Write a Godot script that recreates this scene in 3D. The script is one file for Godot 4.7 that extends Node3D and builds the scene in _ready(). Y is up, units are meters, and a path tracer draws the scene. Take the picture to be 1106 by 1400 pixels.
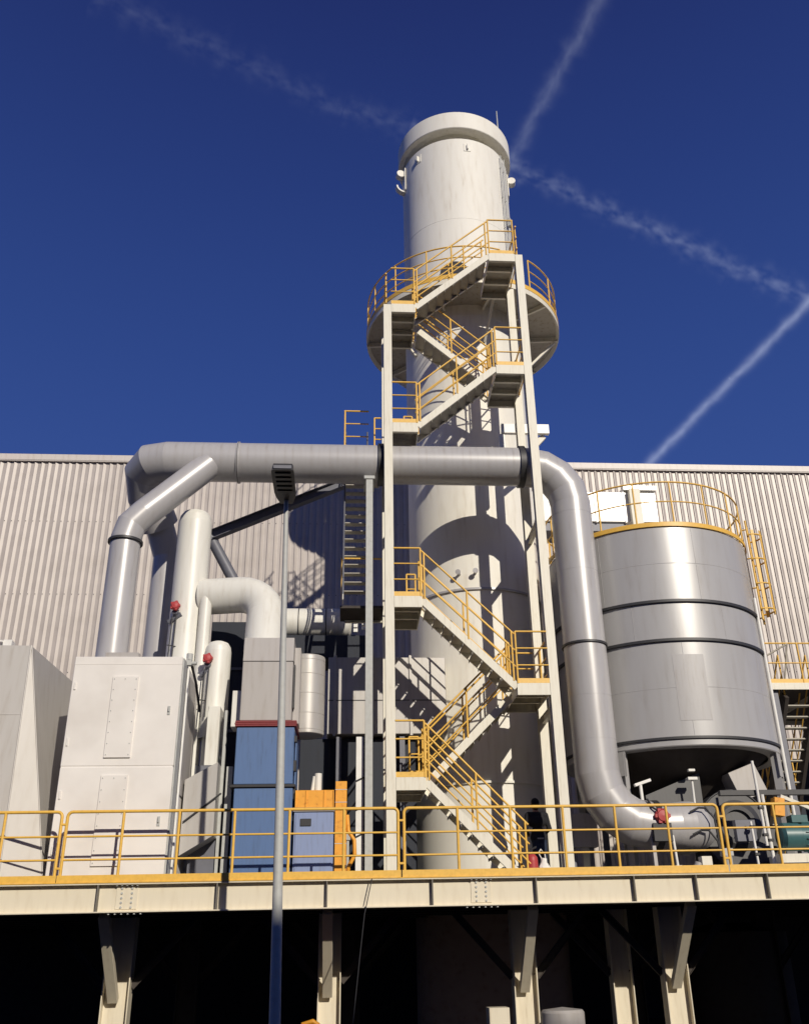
extends Node3D

# An exhaust-air treatment plant on a steel platform: stack with stair tower, ducts, silo and machines in front of a clad hall.
var M := {}
var used := {}
var cache := {}
var tex := {}
const DECK := 2.85
const SX := 3.23      # stack axis
const SZ := -22.6
const SR := 1.672


# ---------------------------------------------------------------- helpers
func numbered(called: String) -> String:
	if not used.has(called):
		used[called] = 0
		return called
	used[called] += 1
	return "%s_%03d" % [called, used[called]]


func thing(called: String, label: String, category: String, at := Vector3.ZERO, group := "") -> Node3D:
	var o := Node3D.new()
	o.name = numbered(called)
	o.position = at
	add_child(o, true)
	tag(o, label, category, group)
	return o


func tag(o: Node, label: String, category := "", group := "") -> void:
	if label != "":
		o.set_meta("label", label)
	if category != "":
		o.set_meta("category", category)
	if group != "":
		o.set_meta("group", group)


func sur() -> SurfaceTool:
	var s := SurfaceTool.new()
	s.begin(Mesh.PRIMITIVE_TRIANGLES)
	return s


func put(called: String, s: SurfaceTool, mat: Material, parent: Node = null) -> MeshInstance3D:
	return inst(called, s.commit(), mat, parent)


func inst(called: String, mesh: Mesh, mat: Material, parent: Node = null, t := Transform3D()) -> MeshInstance3D:
	var o := MeshInstance3D.new()
	o.mesh = mesh
	o.material_override = mat
	var p: Node = parent if parent else self
	var k := called
	var n := 0
	while p.has_node(NodePath(k)):
		n += 1
		k = "%s_%03d" % [called, n]
	o.name = k
	o.transform = t
	p.add_child(o, true)
	return o


func tri(s: SurfaceTool, a: Vector3, b: Vector3, c: Vector3, na: Vector3, nb: Vector3, nc: Vector3) -> void:
	var flip := (b - a).cross(c - a).dot(na + nb + nc) > 0.0
	s.set_normal(na)
	s.add_vertex(a)
	if flip:
		s.set_normal(nc)
		s.add_vertex(c)
		s.set_normal(nb)
		s.add_vertex(b)
	else:
		s.set_normal(nb)
		s.add_vertex(b)
		s.set_normal(nc)
		s.add_vertex(c)


func quad(s: SurfaceTool, a: Vector3, b: Vector3, c: Vector3, d: Vector3, n: Vector3) -> void:
	tri(s, a, b, c, n, n, n)
	tri(s, a, c, d, n, n, n)


func face(s: SurfaceTool, pts: Array, outward: Vector3) -> void:
	# a flat convex polygon turned to the side of «outward»
	var n: Vector3 = (pts[1] - pts[0]).cross(pts[2] - pts[0]).normalized()
	if n.dot(outward) < 0.0:
		n = -n
	for i in range(1, pts.size() - 1):
		tri(s, pts[0], pts[i], pts[i + 1], n, n, n)


# chamfered box; b turns it about its centre
func box(s: SurfaceTool, c: Vector3, size: Vector3, b := Basis(), ch := -1.0) -> void:
	var h := size * 0.5
	var m := minf(size.x, minf(size.y, size.z))
	var k := ch if ch >= 0.0 else minf(0.006, m * 0.2)
	var ax := [Vector3.RIGHT, Vector3.UP, Vector3.BACK]
	for a in 3:
		for sg in [-1.0, 1.0]:
			var n: Vector3 = ax[a] * sg
			var u: Vector3 = ax[(a + 1) % 3]
			var v: Vector3 = ax[(a + 2) % 3]
			var hu: float = absf(u.dot(h)) - k
			var hv: float = absf(v.dot(h)) - k
			var o: Vector3 = n * absf(n.dot(h))
			quad(s, c + b * (o - u * hu - v * hv), c + b * (o + u * hu - v * hv), c + b * (o + u * hu + v * hv), c + b * (o - u * hu + v * hv), b * n)
			if k > 0.0:
				for sg2 in [-1.0, 1.0]:
					var n2: Vector3 = u * sg2
					var o2: Vector3 = n2 * absf(n2.dot(h))
					var pa: Vector3 = o + n2 * (absf(n2.dot(h)) - k)
					var pb: Vector3 = o2 + n * (absf(n.dot(h)) - k)
					quad(s, c + b * (pa - v * hv), c + b * (pa + v * hv), c + b * (pb + v * hv), c + b * (pb - v * hv), b * ((n + n2).normalized()))
	if k > 0.0:
		for i in 8:
			var g := Vector3(1 if i & 1 else -1, 1 if i & 2 else -1, 1 if i & 4 else -1)
			var p := g * h
			var n3 := b * g.normalized()
			tri(s, c + b * (p - Vector3(0, g.y * k, g.z * k)), c + b * (p - Vector3(g.x * k, 0, g.z * k)), c + b * (p - Vector3(g.x * k, g.y * k, 0)), n3, n3, n3)


func span(s: SurfaceTool, lo: Vector3, hi: Vector3, ch := -1.0) -> void:
	box(s, (lo + hi) * 0.5, (hi - lo).abs(), Basis(), ch)


# a basis whose z runs from a to b and whose y is close to «up»
func along(a: Vector3, b: Vector3, up := Vector3.UP) -> Basis:
	var z := (b - a).normalized()
	var u := up
	if absf(z.dot(u)) > 0.98:
		u = Vector3.RIGHT if absf(z.x) < 0.9 else Vector3.BACK
	var x := u.cross(z).normalized()
	return Basis(x, z.cross(x), z)


func bar(s: SurfaceTool, a: Vector3, b: Vector3, w: float, h: float, up := Vector3.UP, ch := -1.0) -> void:
	box(s, (a + b) * 0.5, Vector3(w, h, a.distance_to(b)), along(a, b, up), ch)


# rolled section: web in the plane of «up», flanges at top and bottom
func ibeam(s: SurfaceTool, a: Vector3, b: Vector3, w: float, h: float, t := 0.014, up := Vector3.UP) -> void:
	var q := along(a, b, up)
	var l := a.distance_to(b)
	var c := (a + b) * 0.5
	box(s, c, Vector3(t, h - 2.0 * t, l), q, 0.0)
	for k in [-1.0, 1.0]:
		box(s, c + q.y * k * (h - t) * 0.5, Vector3(w, t, l), q, 0.002)


# a tube through pts; mitred at the bends. One radius or one for each point.
func tube(s: SurfaceTool, pts: Array, r, seg := 8, caps := true, smooth := false) -> void:
	var n := pts.size()
	var dirs := []
	for i in n - 1:
		dirs.append((pts[i + 1] - pts[i]).normalized())
	var u: Vector3 = Vector3.UP if absf(dirs[0].y) < 0.9 else Vector3.BACK
	u = (u - dirs[0] * u.dot(dirs[0])).normalized()
	var rings := []
	var outs := []      # radial normals of each segment
	for i in n:
		var d: Vector3 = dirs[mini(i, n - 2)]
		var pl: Vector3 = d
		var rr: float = r[i] if r is Array else r
		if i > 0 and i < n - 1:
			pl = (dirs[i - 1] + dirs[i]).normalized()
			d = dirs[i - 1]
		elif i == n - 1:
			d = dirs[n - 2]
		u = (u - d * u.dot(d)).normalized()
		var v := d.cross(u)
		var ring := PackedVector3Array()
		var out := PackedVector3Array()
		for k in seg:
			var a := TAU * k / seg
			var rad := u * cos(a) + v * sin(a)
			# slide along d onto the mitre plane
			var p: Vector3 = rad * rr
			p -= d * (p.dot(pl) / d.dot(pl))
			ring.append(pts[i] + p)
			out.append((p - pl * p.dot(pl)).normalized() if smooth else rad)
		rings.append(ring)
		outs.append(out)
		if i > 0 and i < n - 1:
			u = (u - dirs[i] * u.dot(dirs[i])).normalized()
	for i in n - 1:
		var d2: Vector3 = dirs[i]
		for k in seg:
			var k2 := (k + 1) % seg
			var a1: Vector3 = rings[i][k]
			var a2: Vector3 = rings[i][k2]
			var b1: Vector3 = rings[i + 1][k]
			var b2: Vector3 = rings[i + 1][k2]
			var n1: Vector3
			var n2: Vector3
			var m1: Vector3
			var m2: Vector3
			if smooth:
				n1 = outs[i][k]
				n2 = outs[i][k2]
				m1 = outs[i + 1][k]
				m2 = outs[i + 1][k2]
			else:
				var w1: Vector3 = a1 - pts[i]
				var w2: Vector3 = a2 - pts[i]
				n1 = (w1 - d2 * w1.dot(d2)).normalized()
				n2 = (w2 - d2 * w2.dot(d2)).normalized()
				m1 = n1
				m2 = n2
			tri(s, a1, a2, b2, n1, n2, m2)
			tri(s, a1, b2, b1, n1, m2, m1)
	if caps:
		for e in [0, n - 1]:
			var nn: Vector3 = -dirs[0] if e == 0 else dirs[n - 2]
			for k in seg:
				tri(s, pts[e], rings[e][k], rings[e][(k + 1) % seg], nn, nn, nn)


# profile of [radius, height] turned about the axis through «at»; an arc of a0..a1 (0 looks to the camera, +z)
func lathe(s: SurfaceTool, at: Vector3, prof: Array, seg := 48, a0 := 0.0, a1 := TAU, q := Basis()) -> void:
	for i in prof.size() - 1:
		var r0: float = prof[i][0]
		var y0: float = prof[i][1]
		var r1: float = prof[i + 1][0]
		var y1: float = prof[i + 1][1]
		var nr := y1 - y0
		var ny := r0 - r1
		var l := sqrt(nr * nr + ny * ny)
		if l < 1e-6:
			continue
		nr /= l
		ny /= l
		for k in seg:
			var p := a0 + (a1 - a0) * k / seg
			var p2 := a0 + (a1 - a0) * (k + 1) / seg
			var e := Vector3(sin(p), 0, cos(p))
			var e2 := Vector3(sin(p2), 0, cos(p2))
			var n1 := q * (e * nr + Vector3(0, ny, 0))
			var n2 := q * (e2 * nr + Vector3(0, ny, 0))
			var A := at + q * (e * r0 + Vector3(0, y0, 0))
			var B := at + q * (e2 * r0 + Vector3(0, y0, 0))
			var C := at + q * (e2 * r1 + Vector3(0, y1, 0))
			var D := at + q * (e * r1 + Vector3(0, y1, 0))
			if r0 > 1e-5:
				tri(s, A, B, C, n1, n2, n2)
			if r1 > 1e-5:
				tri(s, A, C, D, n1, n2, n1)


func arc(c: Vector3, r: float, y: float, a0: float, a1: float, n: int) -> Array:
	var out := []
	for i in n + 1:
		var a := a0 + (a1 - a0) * i / n
		out.append(Vector3(c.x + sin(a) * r, y, c.z + cos(a) * r))
	return out


# rounded bend: points of a mitred elbow between directions
func bend(p: Vector3, din: Vector3, dout: Vector3, r: float, n: int) -> Array:
	var ang := acos(clampf(din.dot(dout), -1, 1))
	var t := r * tan(ang / 2.0)
	var s0 := p - din * t
	var cdir := (dout - din * din.dot(dout)).normalized()
	var c := s0 + cdir * r
	var out := []
	for i in n + 1:
		var a := ang * i / n
		out.append(c - cdir * cos(a) * r + din * sin(a) * r)
	return out


func hexbolts(s: SurfaceTool, pts: Array, dir: Vector3, r := 0.018, h := 0.016) -> void:
	for p in pts:
		tube(s, [p, p + dir * h], r, 6)


func mat(called: String, lin: Color, rough := 0.6, metal := 0.0, grime := "mottle", coat := 0.0, scale := 0.5) -> StandardMaterial3D:
	var m := StandardMaterial3D.new()
	m.resource_name = called
	m.albedo_color = lin.linear_to_srgb()
	m.roughness = rough
	m.metallic = metal
	if grime != "":
		m.albedo_texture = tex[grime]
		m.uv1_triplanar = true
		m.uv1_world_triplanar = true
		m.uv1_scale = Vector3(scale, scale, scale) if grime != "streak" else Vector3(scale * 2.2, scale * 0.28, scale * 2.2)
	if coat > 0.0:
		m.clearcoat_enabled = true
		m.clearcoat = coat
		m.clearcoat_roughness = 0.16
	M[called] = m
	return m


func noise_tex(sd: int, freq: float, oct: int, stops: Array, size := 512) -> NoiseTexture2D:
	var n := FastNoiseLite.new()
	n.seed = sd
	n.noise_type = FastNoiseLite.TYPE_SIMPLEX_SMOOTH
	n.frequency = freq
	n.fractal_octaves = oct
	var g := Gradient.new()
	g.offsets = PackedFloat32Array(stops.map(func(x): return x[0]))
	g.colors = PackedColorArray(stops.map(func(x): return Color(x[1], x[2], x[3])))
	var t := NoiseTexture2D.new()
	t.width = size
	t.height = size
	t.seamless = true
	t.noise = n
	t.color_ramp = g
	return t


# ---------------------------------------------------------------- sky
func make_sky() -> Image:
	var W := 4096
	var H := 2048
	var im := Image.create(W, H, false, Image.FORMAT_RGBH)
	var stops := [[-90.0, 0.05, 0.055, 0.065], [-0.5, 0.06, 0.075, 0.11], [0.0, 0.08, 0.14, 0.37], [15.0, 0.046, 0.097, 0.33], [26.0, 0.035, 0.078, 0.285], [34.0, 0.0275, 0.063, 0.245], [44.0, 0.0205, 0.045, 0.193], [56.0, 0.0145, 0.027, 0.133], [90.0, 0.009, 0.016, 0.09]]
	for y in H:
		var el := 90.0 - (y + 0.5) / H * 180.0
		var c := Color(0, 0, 0)
		for i in stops.size() - 1:
			if el >= stops[i][0] and el <= stops[i + 1][0]:
				var t: float = (el - stops[i][0]) / (stops[i + 1][0] - stops[i][0])
				c = Color(lerpf(stops[i][1], stops[i + 1][1], t), lerpf(stops[i][2], stops[i + 1][2], t), lerpf(stops[i][3], stops[i + 1][3], t))
		im.fill_rect(Rect2i(0, y, W, 1), c)
	# vapour trails: great-circle arcs through computed directions, drawn as ragged streaks of ice cloud
	var n := FastNoiseLite.new()
	n.seed = 7
	n.frequency = 0.05
	n.fractal_octaves = 4
	trail(im, n, [Vector3(0.2560, 0.8247, -0.5044), Vector3(0.1803, 0.7466, -0.6404), Vector3(0.1440, 0.6940, -0.7055)], 0.0068, 0.35, 0.7, 0.085)
	trail(im, n, [Vector3(-0.2350, 0.7845, -0.5739), Vector3(-0.1084, 0.7695, -0.6294), Vector3(-0.0113, 0.7504, -0.6609), Vector3(0.0538, 0.7391, -0.6714)], 0.0105, 0.8, 0.9, 0.03)
	trail(im, n, [Vector3(0.0538, 0.7391, -0.6714), Vector3(0.1679, 0.7049, -0.6892), Vector3(0.2665, 0.6625, -0.7001), Vector3(0.3711, 0.6054, -0.7041), Vector3(0.4388, 0.5677, -0.6965), Vector3(0.51, 0.523, -0.683)], 0.0085, 0.85, 0.8, 0.09)
	trail(im, n, [Vector3(0.49, 0.60, -0.632), Vector3(0.4395, 0.5627, -0.7001), Vector3(0.3804, 0.5153, -0.768), Vector3(0.3066, 0.4547, -0.8362), Vector3(0.25, 0.405, -0.879)], 0.0042, 0.25, 0.35, 0.24)
	return im


func trail(im: Image, n: FastNoiseLite, dirs: Array, width: float, puff: float, ragged: float, bright: float) -> void:
	var W := im.get_width()
	var H := im.get_height()
	var along_len := 0.0
	for i in dirs.size() - 1:
		var a: Vector3 = dirs[i].normalized()
		var b: Vector3 = dirs[i + 1].normalized()
		var ax := a.cross(b).normalized()
		var tang := ax.cross(a)
		var ang := a.angle_to(b)
		var ra := int(fposmod(atan2(a.x, -a.z) / TAU + 0.5, 1.0) * W)
		var rb := int(fposmod(atan2(b.x, -b.z) / TAU + 0.5, 1.0) * W)
		var ya := int(acos(a.y) / PI * H)
		var yb := int(acos(b.y) / PI * H)
		var pad := int(width * 4.0 / (PI / H) / maxf(0.4, sin(acos(maxf(a.y, b.y))))) + 4
		for y in range(mini(ya, yb) - pad, maxi(ya, yb) + pad):
			var th := (y + 0.5) / H * PI
			for xx in range(mini(ra, rb) - pad, maxi(ra, rb) + pad):
				var ph := ((xx + 0.5) / W - 0.5) * TAU
				var d := Vector3(sin(ph) * sin(th), cos(th), -cos(ph) * sin(th))
				var t := atan2(d.dot(tang), d.dot(a))
				if t < 0.0 or t >= ang:
					continue
				var off := d.dot(ax)
				var l := (along_len + t) * 600.0
				var o := off * 600.0
				var wob := n.get_noise_2d(l * 0.6, 31.0) * width * 0.5 * (0.3 + ragged)
				var w := width * (1.0 + ragged * 0.8 * n.get_noise_2d(l * 1.3, 77.0))
				var q := absf(off - wob) / w
				if q > 3.0:
					continue
				var v := exp(-pow(q, 1.7) * 1.15)
				v *= clampf(1.0 - puff * 0.55 + puff * 1.35 * n.get_noise_2d(l * 1.5, o * 3.2) + 0.28 * ragged * n.get_noise_2d(l * 4.0, o * 7.0 + 50.0), 0.0, 1.6)
				v *= bright
				var px := posmod(xx + W / 2, W)
				var c := im.get_pixel(px, y)
				im.set_pixel(px, y, Color(c.r + v * 0.80, c.g + v * 0.86, c.b + v * 0.95))
		along_len += ang


# ---------------------------------------------------------------- railings
# verticals at posts (Vector3 feet), rails follow the path; everything hangs under its handrail, which is a part of «owner»
func rail_run(owner: Node, path: Array, posts: Array, opt := {}) -> MeshInstance3D:
	var m: Material = opt.get("mat", M.yellow)
	var hs: Array = opt.get("heights", [1.1, 0.74, 0.38])
	var r: float = opt.get("r", 0.021)
	var toe: float = opt.get("toe", 0.1)
	var up := Vector3.UP
	var s := sur()
	tube(s, path.map(func(p): return p + up * hs[0]), r, 8)
	var top := put(opt.get("called", "handrail"), s, m, owner)
	for i in range(1, hs.size()):
		s = sur()
		tube(s, path.map(func(p): return p + up * hs[i]), r * 0.8, 8)
		put("middle_rail", s, m, top)
	var hh: float = hs[0]
	var key := "post%.3f_%.3f" % [hh, r]
	if not cache.has(key):
		s = sur()
		tube(s, [Vector3.ZERO, up * hh], r, 8)
		cache[key] = s.commit()
	for p in posts:
		inst("post", cache[key], m, top, Transform3D(Basis(), p))
	if toe > 0.0:
		for i in path.size() - 1:
			s = sur()
			bar(s, path[i] + up * (toe * 0.5 + 0.005), path[i + 1] + up * (toe * 0.5 + 0.005), 0.008, toe, up, 0.001)
			put("toe_board", s, m, top)
	return top


func flight(owner: Node, a: Vector3, b: Vector3, z0: float, z1: float, n: int, rails := 3) -> void:
	# a, b: nosing line ends at deck level; z0 near side, z1 far side
	var d := (b - a)
	var s := sur()
	var drop := Vector3(0, -0.075, 0)
	for z in [z0, z1]:
		var A := Vector3(a.x, a.y, z) + drop
		var B := Vector3(b.x, b.y, z) + drop
		bar(s, A, B, 0.012, 0.16, Vector3.UP, 0.002)
		var q := along(A, B)
		var inw := 0.025 if z == z1 else -0.025
		for k in [-1.0, 1.0]:
			box(s, (A + B) * 0.5 + q.y * k * 0.074 + Vector3(0, 0, inw), Vector3(0.05, 0.012, A.distance_to(B)), q, 0.001)
	var fl := put("stair_flight", s, M.cream, owner)
	if not cache.has("tread%.2f" % absf(z0 - z1)):
		var ts := sur()
		var w := absf(z0 - z1) - 0.02
		box(ts, Vector3.ZERO, Vector3(0.25, 0.012, w), Basis(), 0.0)
		box(ts, Vector3(-0.12, -0.022, 0), Vector3(0.008, 0.044, w), Basis(), 0.0)
		box(ts, Vector3(0.12, -0.022, 0), Vector3(0.008, 0.044, w), Basis(), 0.0)
		cache["tread%.2f" % absf(z0 - z1)] = ts.commit()
	for i in range(1, n):
		var p := a.lerp(b, float(i) / n)
		inst("tread", cache["tread%.2f" % absf(z0 - z1)], M.tread, fl, Transform3D(Basis(), Vector3(p.x, p.y - 0.09, (z0 + z1) * 0.5)))
	for z in ([z0, z1] if rails == 3 else [z0] if rails == 1 else [z1]):
		var A2 := Vector3(a.x, a.y, z)
		var B2 := Vector3(b.x, b.y, z)
		var posts := []
		for t in [0.03, 0.5, 0.97]:
			posts.append(A2.lerp(B2, t))
		rail_run(owner, [A2, B2], posts, {"toe": 0.0, "called": "flight_handrail", "heights": [1.05, 0.7, 0.35]})


func landing(owner: Node, x0: float, x1: float, z0: float, z1: float, y: float, joists := true, deep := 0.24) -> void:
	var s := sur()
	span(s, Vector3(x0, y - 0.03, z1 + 0.012), Vector3(x1, y, z0 - 0.012), 0.002)
	var plate := put("landing_plate", s, M.landing, owner)
	s = sur()
	for z in [z0, z1]:
		var w := -0.006 if z == z0 else 0.006
		span(s, Vector3(x0, y - deep, z - 0.006), Vector3(x1, y + 0.004, z + 0.006), 0.001)
		box(s, Vector3((x0 + x1) * 0.5, y - deep + 0.006, z + w * 6.0), Vector3(x1 - x0, 0.012, 0.06), Basis(), 0.0)
	for x in [x0, x1]:
		span(s, Vector3(x - 0.006, y - deep + 0.02, z1 + 0.01), Vector3(x + 0.006, y - 0.034, z0 - 0.01), 0.0)
	put("landing_frame", s, M.cream, owner)
	if joists:
		var n := 3
		for i in range(1, n):
			var z := lerpf(z0, z1, float(i) / n)
			s = sur()
			ibeam(s, Vector3(x0 + 0.01, y - 0.1, z), Vector3(x1 - 0.01, y - 0.1, z), 0.07, 0.13, 0.008)
			put("joist", s, M.cream, plate)


# ---------------------------------------------------------------- setting
func make_materials() -> void:
	tex["mottle"] = noise_tex(3, 0.008, 5, [[0.0, 0.92, 0.915, 0.905], [0.45, 0.972, 0.972, 0.967], [1.0, 1, 1, 1]])
	tex["streak"] = noise_tex(11, 0.012, 5, [[0.0, 0.90, 0.885, 0.865], [0.25, 0.968, 0.963, 0.955], [0.5, 0.988, 0.988, 0.986], [1.0, 1, 1, 1]])
	tex["rust"] = noise_tex(19, 0.012, 5, [[0.0, 0.80, 0.74, 0.68], [0.2, 0.92, 0.9, 0.87], [0.36, 0.97, 0.965, 0.955], [1.0, 1, 1, 1]])
	tex["wall"] = noise_tex(23, 0.01, 4, [[0.0, 0.92, 0.915, 0.91], [0.5, 0.97, 0.97, 0.97], [1.0, 1, 1, 1]])
	tex["asphalt"] = noise_tex(29, 0.08, 5, [[0.0, 0.6, 0.6, 0.6], [1.0, 1, 1, 1]])
	var bump := FastNoiseLite.new()
	bump.seed = 5
	bump.frequency = 0.006
	bump.fractal_octaves = 3
	var bt := NoiseTexture2D.new()
	bt.width = 512
	bt.height = 512
	bt.seamless = true
	bt.noise = bump
	bt.as_normal_map = true
	bt.bump_strength = 1.0
	tex["dents"] = bt
	mat("cream", Color(0.80, 0.765, 0.655), 0.5, 0.0, "streak", 0.0, 0.9)
	mat("girder", Color(0.765, 0.695, 0.55), 0.55, 0.0, "streak", 0.0, 0.6)
	mat("landing", Color(0.47, 0.44, 0.38), 0.7, 0.0, "rust", 0.0, 0.8)
	mat("tread", Color(0.50, 0.47, 0.41), 0.7, 0.0, "mottle", 0.0, 1.2)
	mat("stack", Color(0.855, 0.83, 0.755), 0.6, 0.0, "streak", 0.0, 0.35)
	mat("yellow", Color(0.88, 0.53, 0.095), 0.45, 0.0, "mottle", 0.0, 2.0)
	mat("duct", Color(0.465, 0.455, 0.465), 0.34, 0.0, "streak", 0.0, 0.45)
	mat("silo", Color(0.435, 0.43, 0.435), 0.34, 0.0, "streak", 0.0, 0.3)
	mat("galv", Color(0.5, 0.51, 0.5), 0.55, 0.0, "mottle", 0.0, 1.4)
	mat("dark", Color(0.035, 0.035, 0.04), 0.5, 0.1, "mottle", 0.0, 2.0)
	mat("seam", Color(0.06, 0.06, 0.065), 0.5, 0.3, "mottle", 0.0, 2.0)
	mat("clad", Color(0.5, 0.448, 0.415), 0.48, 0.08, "wall", 0.0, 0.22)
	mat("cap", Color(0.66, 0.61, 0.57), 0.45, 0.0, "streak", 0.0, 0.4)
	mat("roof", Color(0.3, 0.3, 0.3), 0.8, 0.0, "mottle")
	mat("cabinet", Color(0.865, 0.83, 0.79), 0.5, 0.0, "wall", 0.0, 0.16)
	mat("hopper", Color(0.58, 0.555, 0.525), 0.45, 0.1, "streak", 0.0, 0.5)
	mat("blue", Color(0.10, 0.178, 0.365), 0.42, 0.0, "streak", 0.1, 0.8)
	mat("pale_blue", Color(0.25, 0.315, 0.515), 0.45, 0.0, "streak", 0.0, 0.9)
	mat("orange", Color(0.90, 0.40, 0.035), 0.5, 0.0, "rust", 0.0, 1.1)
	mat("red", Color(0.47, 0.055, 0.06), 0.5, 0.0, "mottle", 0.0, 2.0)
	mat("redband", Color(0.25, 0.035, 0.04), 0.5, 0.0, "rust", 0.0, 2.5)
	mat("hood", Color(0.46, 0.435, 0.42), 0.45, 0.05, "streak", 0.0, 0.5)
	mat("fan", Color(0.10, 0.10, 0.105), 0.5, 0.0, "streak", 0.0, 0.6)  # dark tone holds the shade under the silo
	mat("worn", Color(0.44, 0.43, 0.435), 0.42, 0.0, "streak", 0.0, 0.8)
	mat("base", Color(0.5, 0.36, 0.29), 0.8, 0.0, "rust", 0.0, 0.5)
	mat("filter", Color(0.5, 0.48, 0.46), 0.42, 0.2, "streak", 0.0, 0.5)
	mat("shade_case", Color(0.026, 0.031, 0.046), 0.75, 0.0, "streak", 0.0, 0.6)  # near-black blue: shade put into the colour of casings
	mat("white", Color(0.80, 0.79, 0.74), 0.4, 0.0, "streak", 0.0, 0.5)
	mat("bright", Color(0.9, 0.89, 0.86), 0.3, 0.0, "mottle", 0.3, 0.5)
	mat("teal", Color(0.055, 0.15, 0.16), 0.4, 0.0, "mottle", 0.1, 2.0)
	mat("asphalt", Color(0.033, 0.033, 0.033), 0.9, 0.0, "asphalt", 0.0, 0.6)
	mat("concrete", Color(0.28, 0.27, 0.25), 0.85, 0.0, "mottle", 0.0, 0.4)
	mat("stiff", Color(0.17, 0.155, 0.13), 0.6, 0.0, "streak", 0.0, 0.6)  # darker grey-brown carries the shaded sides and shadows of the stiffeners
	mat("deckplate", Color(0.11, 0.10, 0.095), 0.7, 0.1, "rust", 0.0, 0.7)
	mat("shade", Color(0.06, 0.05, 0.045), 0.8, 0.0, "rust", 0.0, 0.6)  # dark brown that puts shade into the colour, mainly below the deck
	mat("strut", Color(0.16, 0.165, 0.20), 0.5, 0.1, "mottle", 0.0, 1.0)
	for k in ["duct", "silo", "stack"]:
		M[k].normal_enabled = true
		M[k].normal_texture = tex["dents"]
		M[k].normal_scale = 0.10
	for k in ["duct", "silo", "clad"]:
		M[k].metallic_specular = 0.7


func make_hall() -> void:
	var t := thing("factory_hall", "tall beige factory hall clad in vertical ribbed metal sheets behind the plant", "building", Vector3(0, 0, -28.2))
	var s := sur()
	span(s, Vector3(-16.0, 0, -16.0), Vector3(22.0, 16.78, -0.06), 0.0)
	put("wall_core", s, M.roof, t)
	# one sheet: five trapezoidal ribs, 1.11 m wide; sheets overlap by a lap rib
	var pitch := 0.222
	var shapes := []
	for v in 3:
		s = sur()
		var prof := []
		for k in 5:
			var x := k * pitch
			prof.append_array([Vector2(x, 0), Vector2(x + 0.098, 0.001), Vector2(x + 0.112, 0.043), Vector2(x + 0.132, 0.044 + 0.001 * v), Vector2(x + 0.214, 0.001)])
		prof.append(Vector2(5 * pitch - 0.003, 0.0))
		for i in prof.size() - 1:
			var p: Vector2 = prof[i]
			var p2: Vector2 = prof[i + 1]
			var e := (p2 - p).normalized()
			var n := Vector3(-e.y, 0, e.x)
			quad(s, Vector3(p.x, 0, p.y), Vector3(p2.x, 0, p2.y), Vector3(p2.x, 16.8, p2.y), Vector3(p.x, 16.8, p.y), n)
		shapes.append(s.commit())
	var rng := RandomNumberGenerator.new()
	rng.seed = 12
	var tones := []
	for v in 4:
		var m: StandardMaterial3D = M.clad.duplicate()
		var g := [1.0, 0.975, 1.015, 0.955][v] as float
		m.albedo_color = Color(0.5 * g, 0.448 * g, 0.415 * g).linear_to_srgb()
		tones.append(m)
	for i in 34:
		inst("cladding_sheet", shapes[rng.randi() % 3], tones[rng.randi() % 4], t, Transform3D(Basis(), Vector3(-15.9 + i * 1.11, 0.0, -0.03 + 0.002 * (i % 2))))
	s = sur()
	for y in [4.6, 7.1, 9.6, 12.1, 14.6]:
		for k in 170:
			var q := Vector3(-15.9 + 0.152 + k * 0.222, y, 0.022)
			face(s, [q + Vector3(-0.012, -0.012, 0), q + Vector3(0.012, -0.012, 0), q + Vector3(0.0, 0.0, 0.008)], Vector3.BACK)
			face(s, [q + Vector3(-0.012, 0.012, 0), q + Vector3(0.012, 0.012, 0), q + Vector3(0.0, 0.0, 0.008)], Vector3.BACK)
			face(s, [q + Vector3(-0.012, -0.012, 0), q + Vector3(-0.012, 0.012, 0), q + Vector3(0.0, 0.0, 0.008)], Vector3.BACK)
			face(s, [q + Vector3(0.012, -0.012, 0), q + Vector3(0.012, 0.012, 0), q + Vector3(0.0, 0.0, 0.008)], Vector3.BACK)
	put("screw_rows", s, M.seam, t).set_meta("kind", "stuff")
	s = sur()
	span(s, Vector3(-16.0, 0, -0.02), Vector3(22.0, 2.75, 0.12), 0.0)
	put("shade_wall", s, M.shade, t)  # added dark lower wall in place of the shade under the deck
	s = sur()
	span(s, Vector3(-16.0, 16.8, -0.5), Vector3(22.0, 17.02, 0.09))
	span(s, Vector3(-16.0, 16.77, -0.08), Vector3(22.0, 16.798, 0.075), 0.0)
	put("parapet_cap", s, M.cap, t)


func make_opposite_hall() -> void:
	var t := thing("opposite_hall", "long grey hall across the yard that throws the ground before the platform into shade", "building", Vector3(0, 0, 22.0))
	var s := sur()
	span(s, Vector3(-60, 0, 0.3), Vector3(60, 21.0, 14.0), 0.0)
	put("wall_core", s, M.roof, t)
	s = sur()
	span(s, Vector3(-60, 20.9, -0.1), Vector3(60, 21.25, 0.32), 0.0)
	put("parapet_cap", s, M.cap, t)
	s = sur()
	span(s, Vector3(-0.98, 0, -0.03), Vector3(0.98, 20.88, 0.0), 0.01)
	var m := s.commit()
	for i in 60:
		inst("cladding_sheet", m, M.hood, t, Transform3D(Basis(), Vector3(-59 + i * 2.0, 0, 0.29)))


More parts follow.
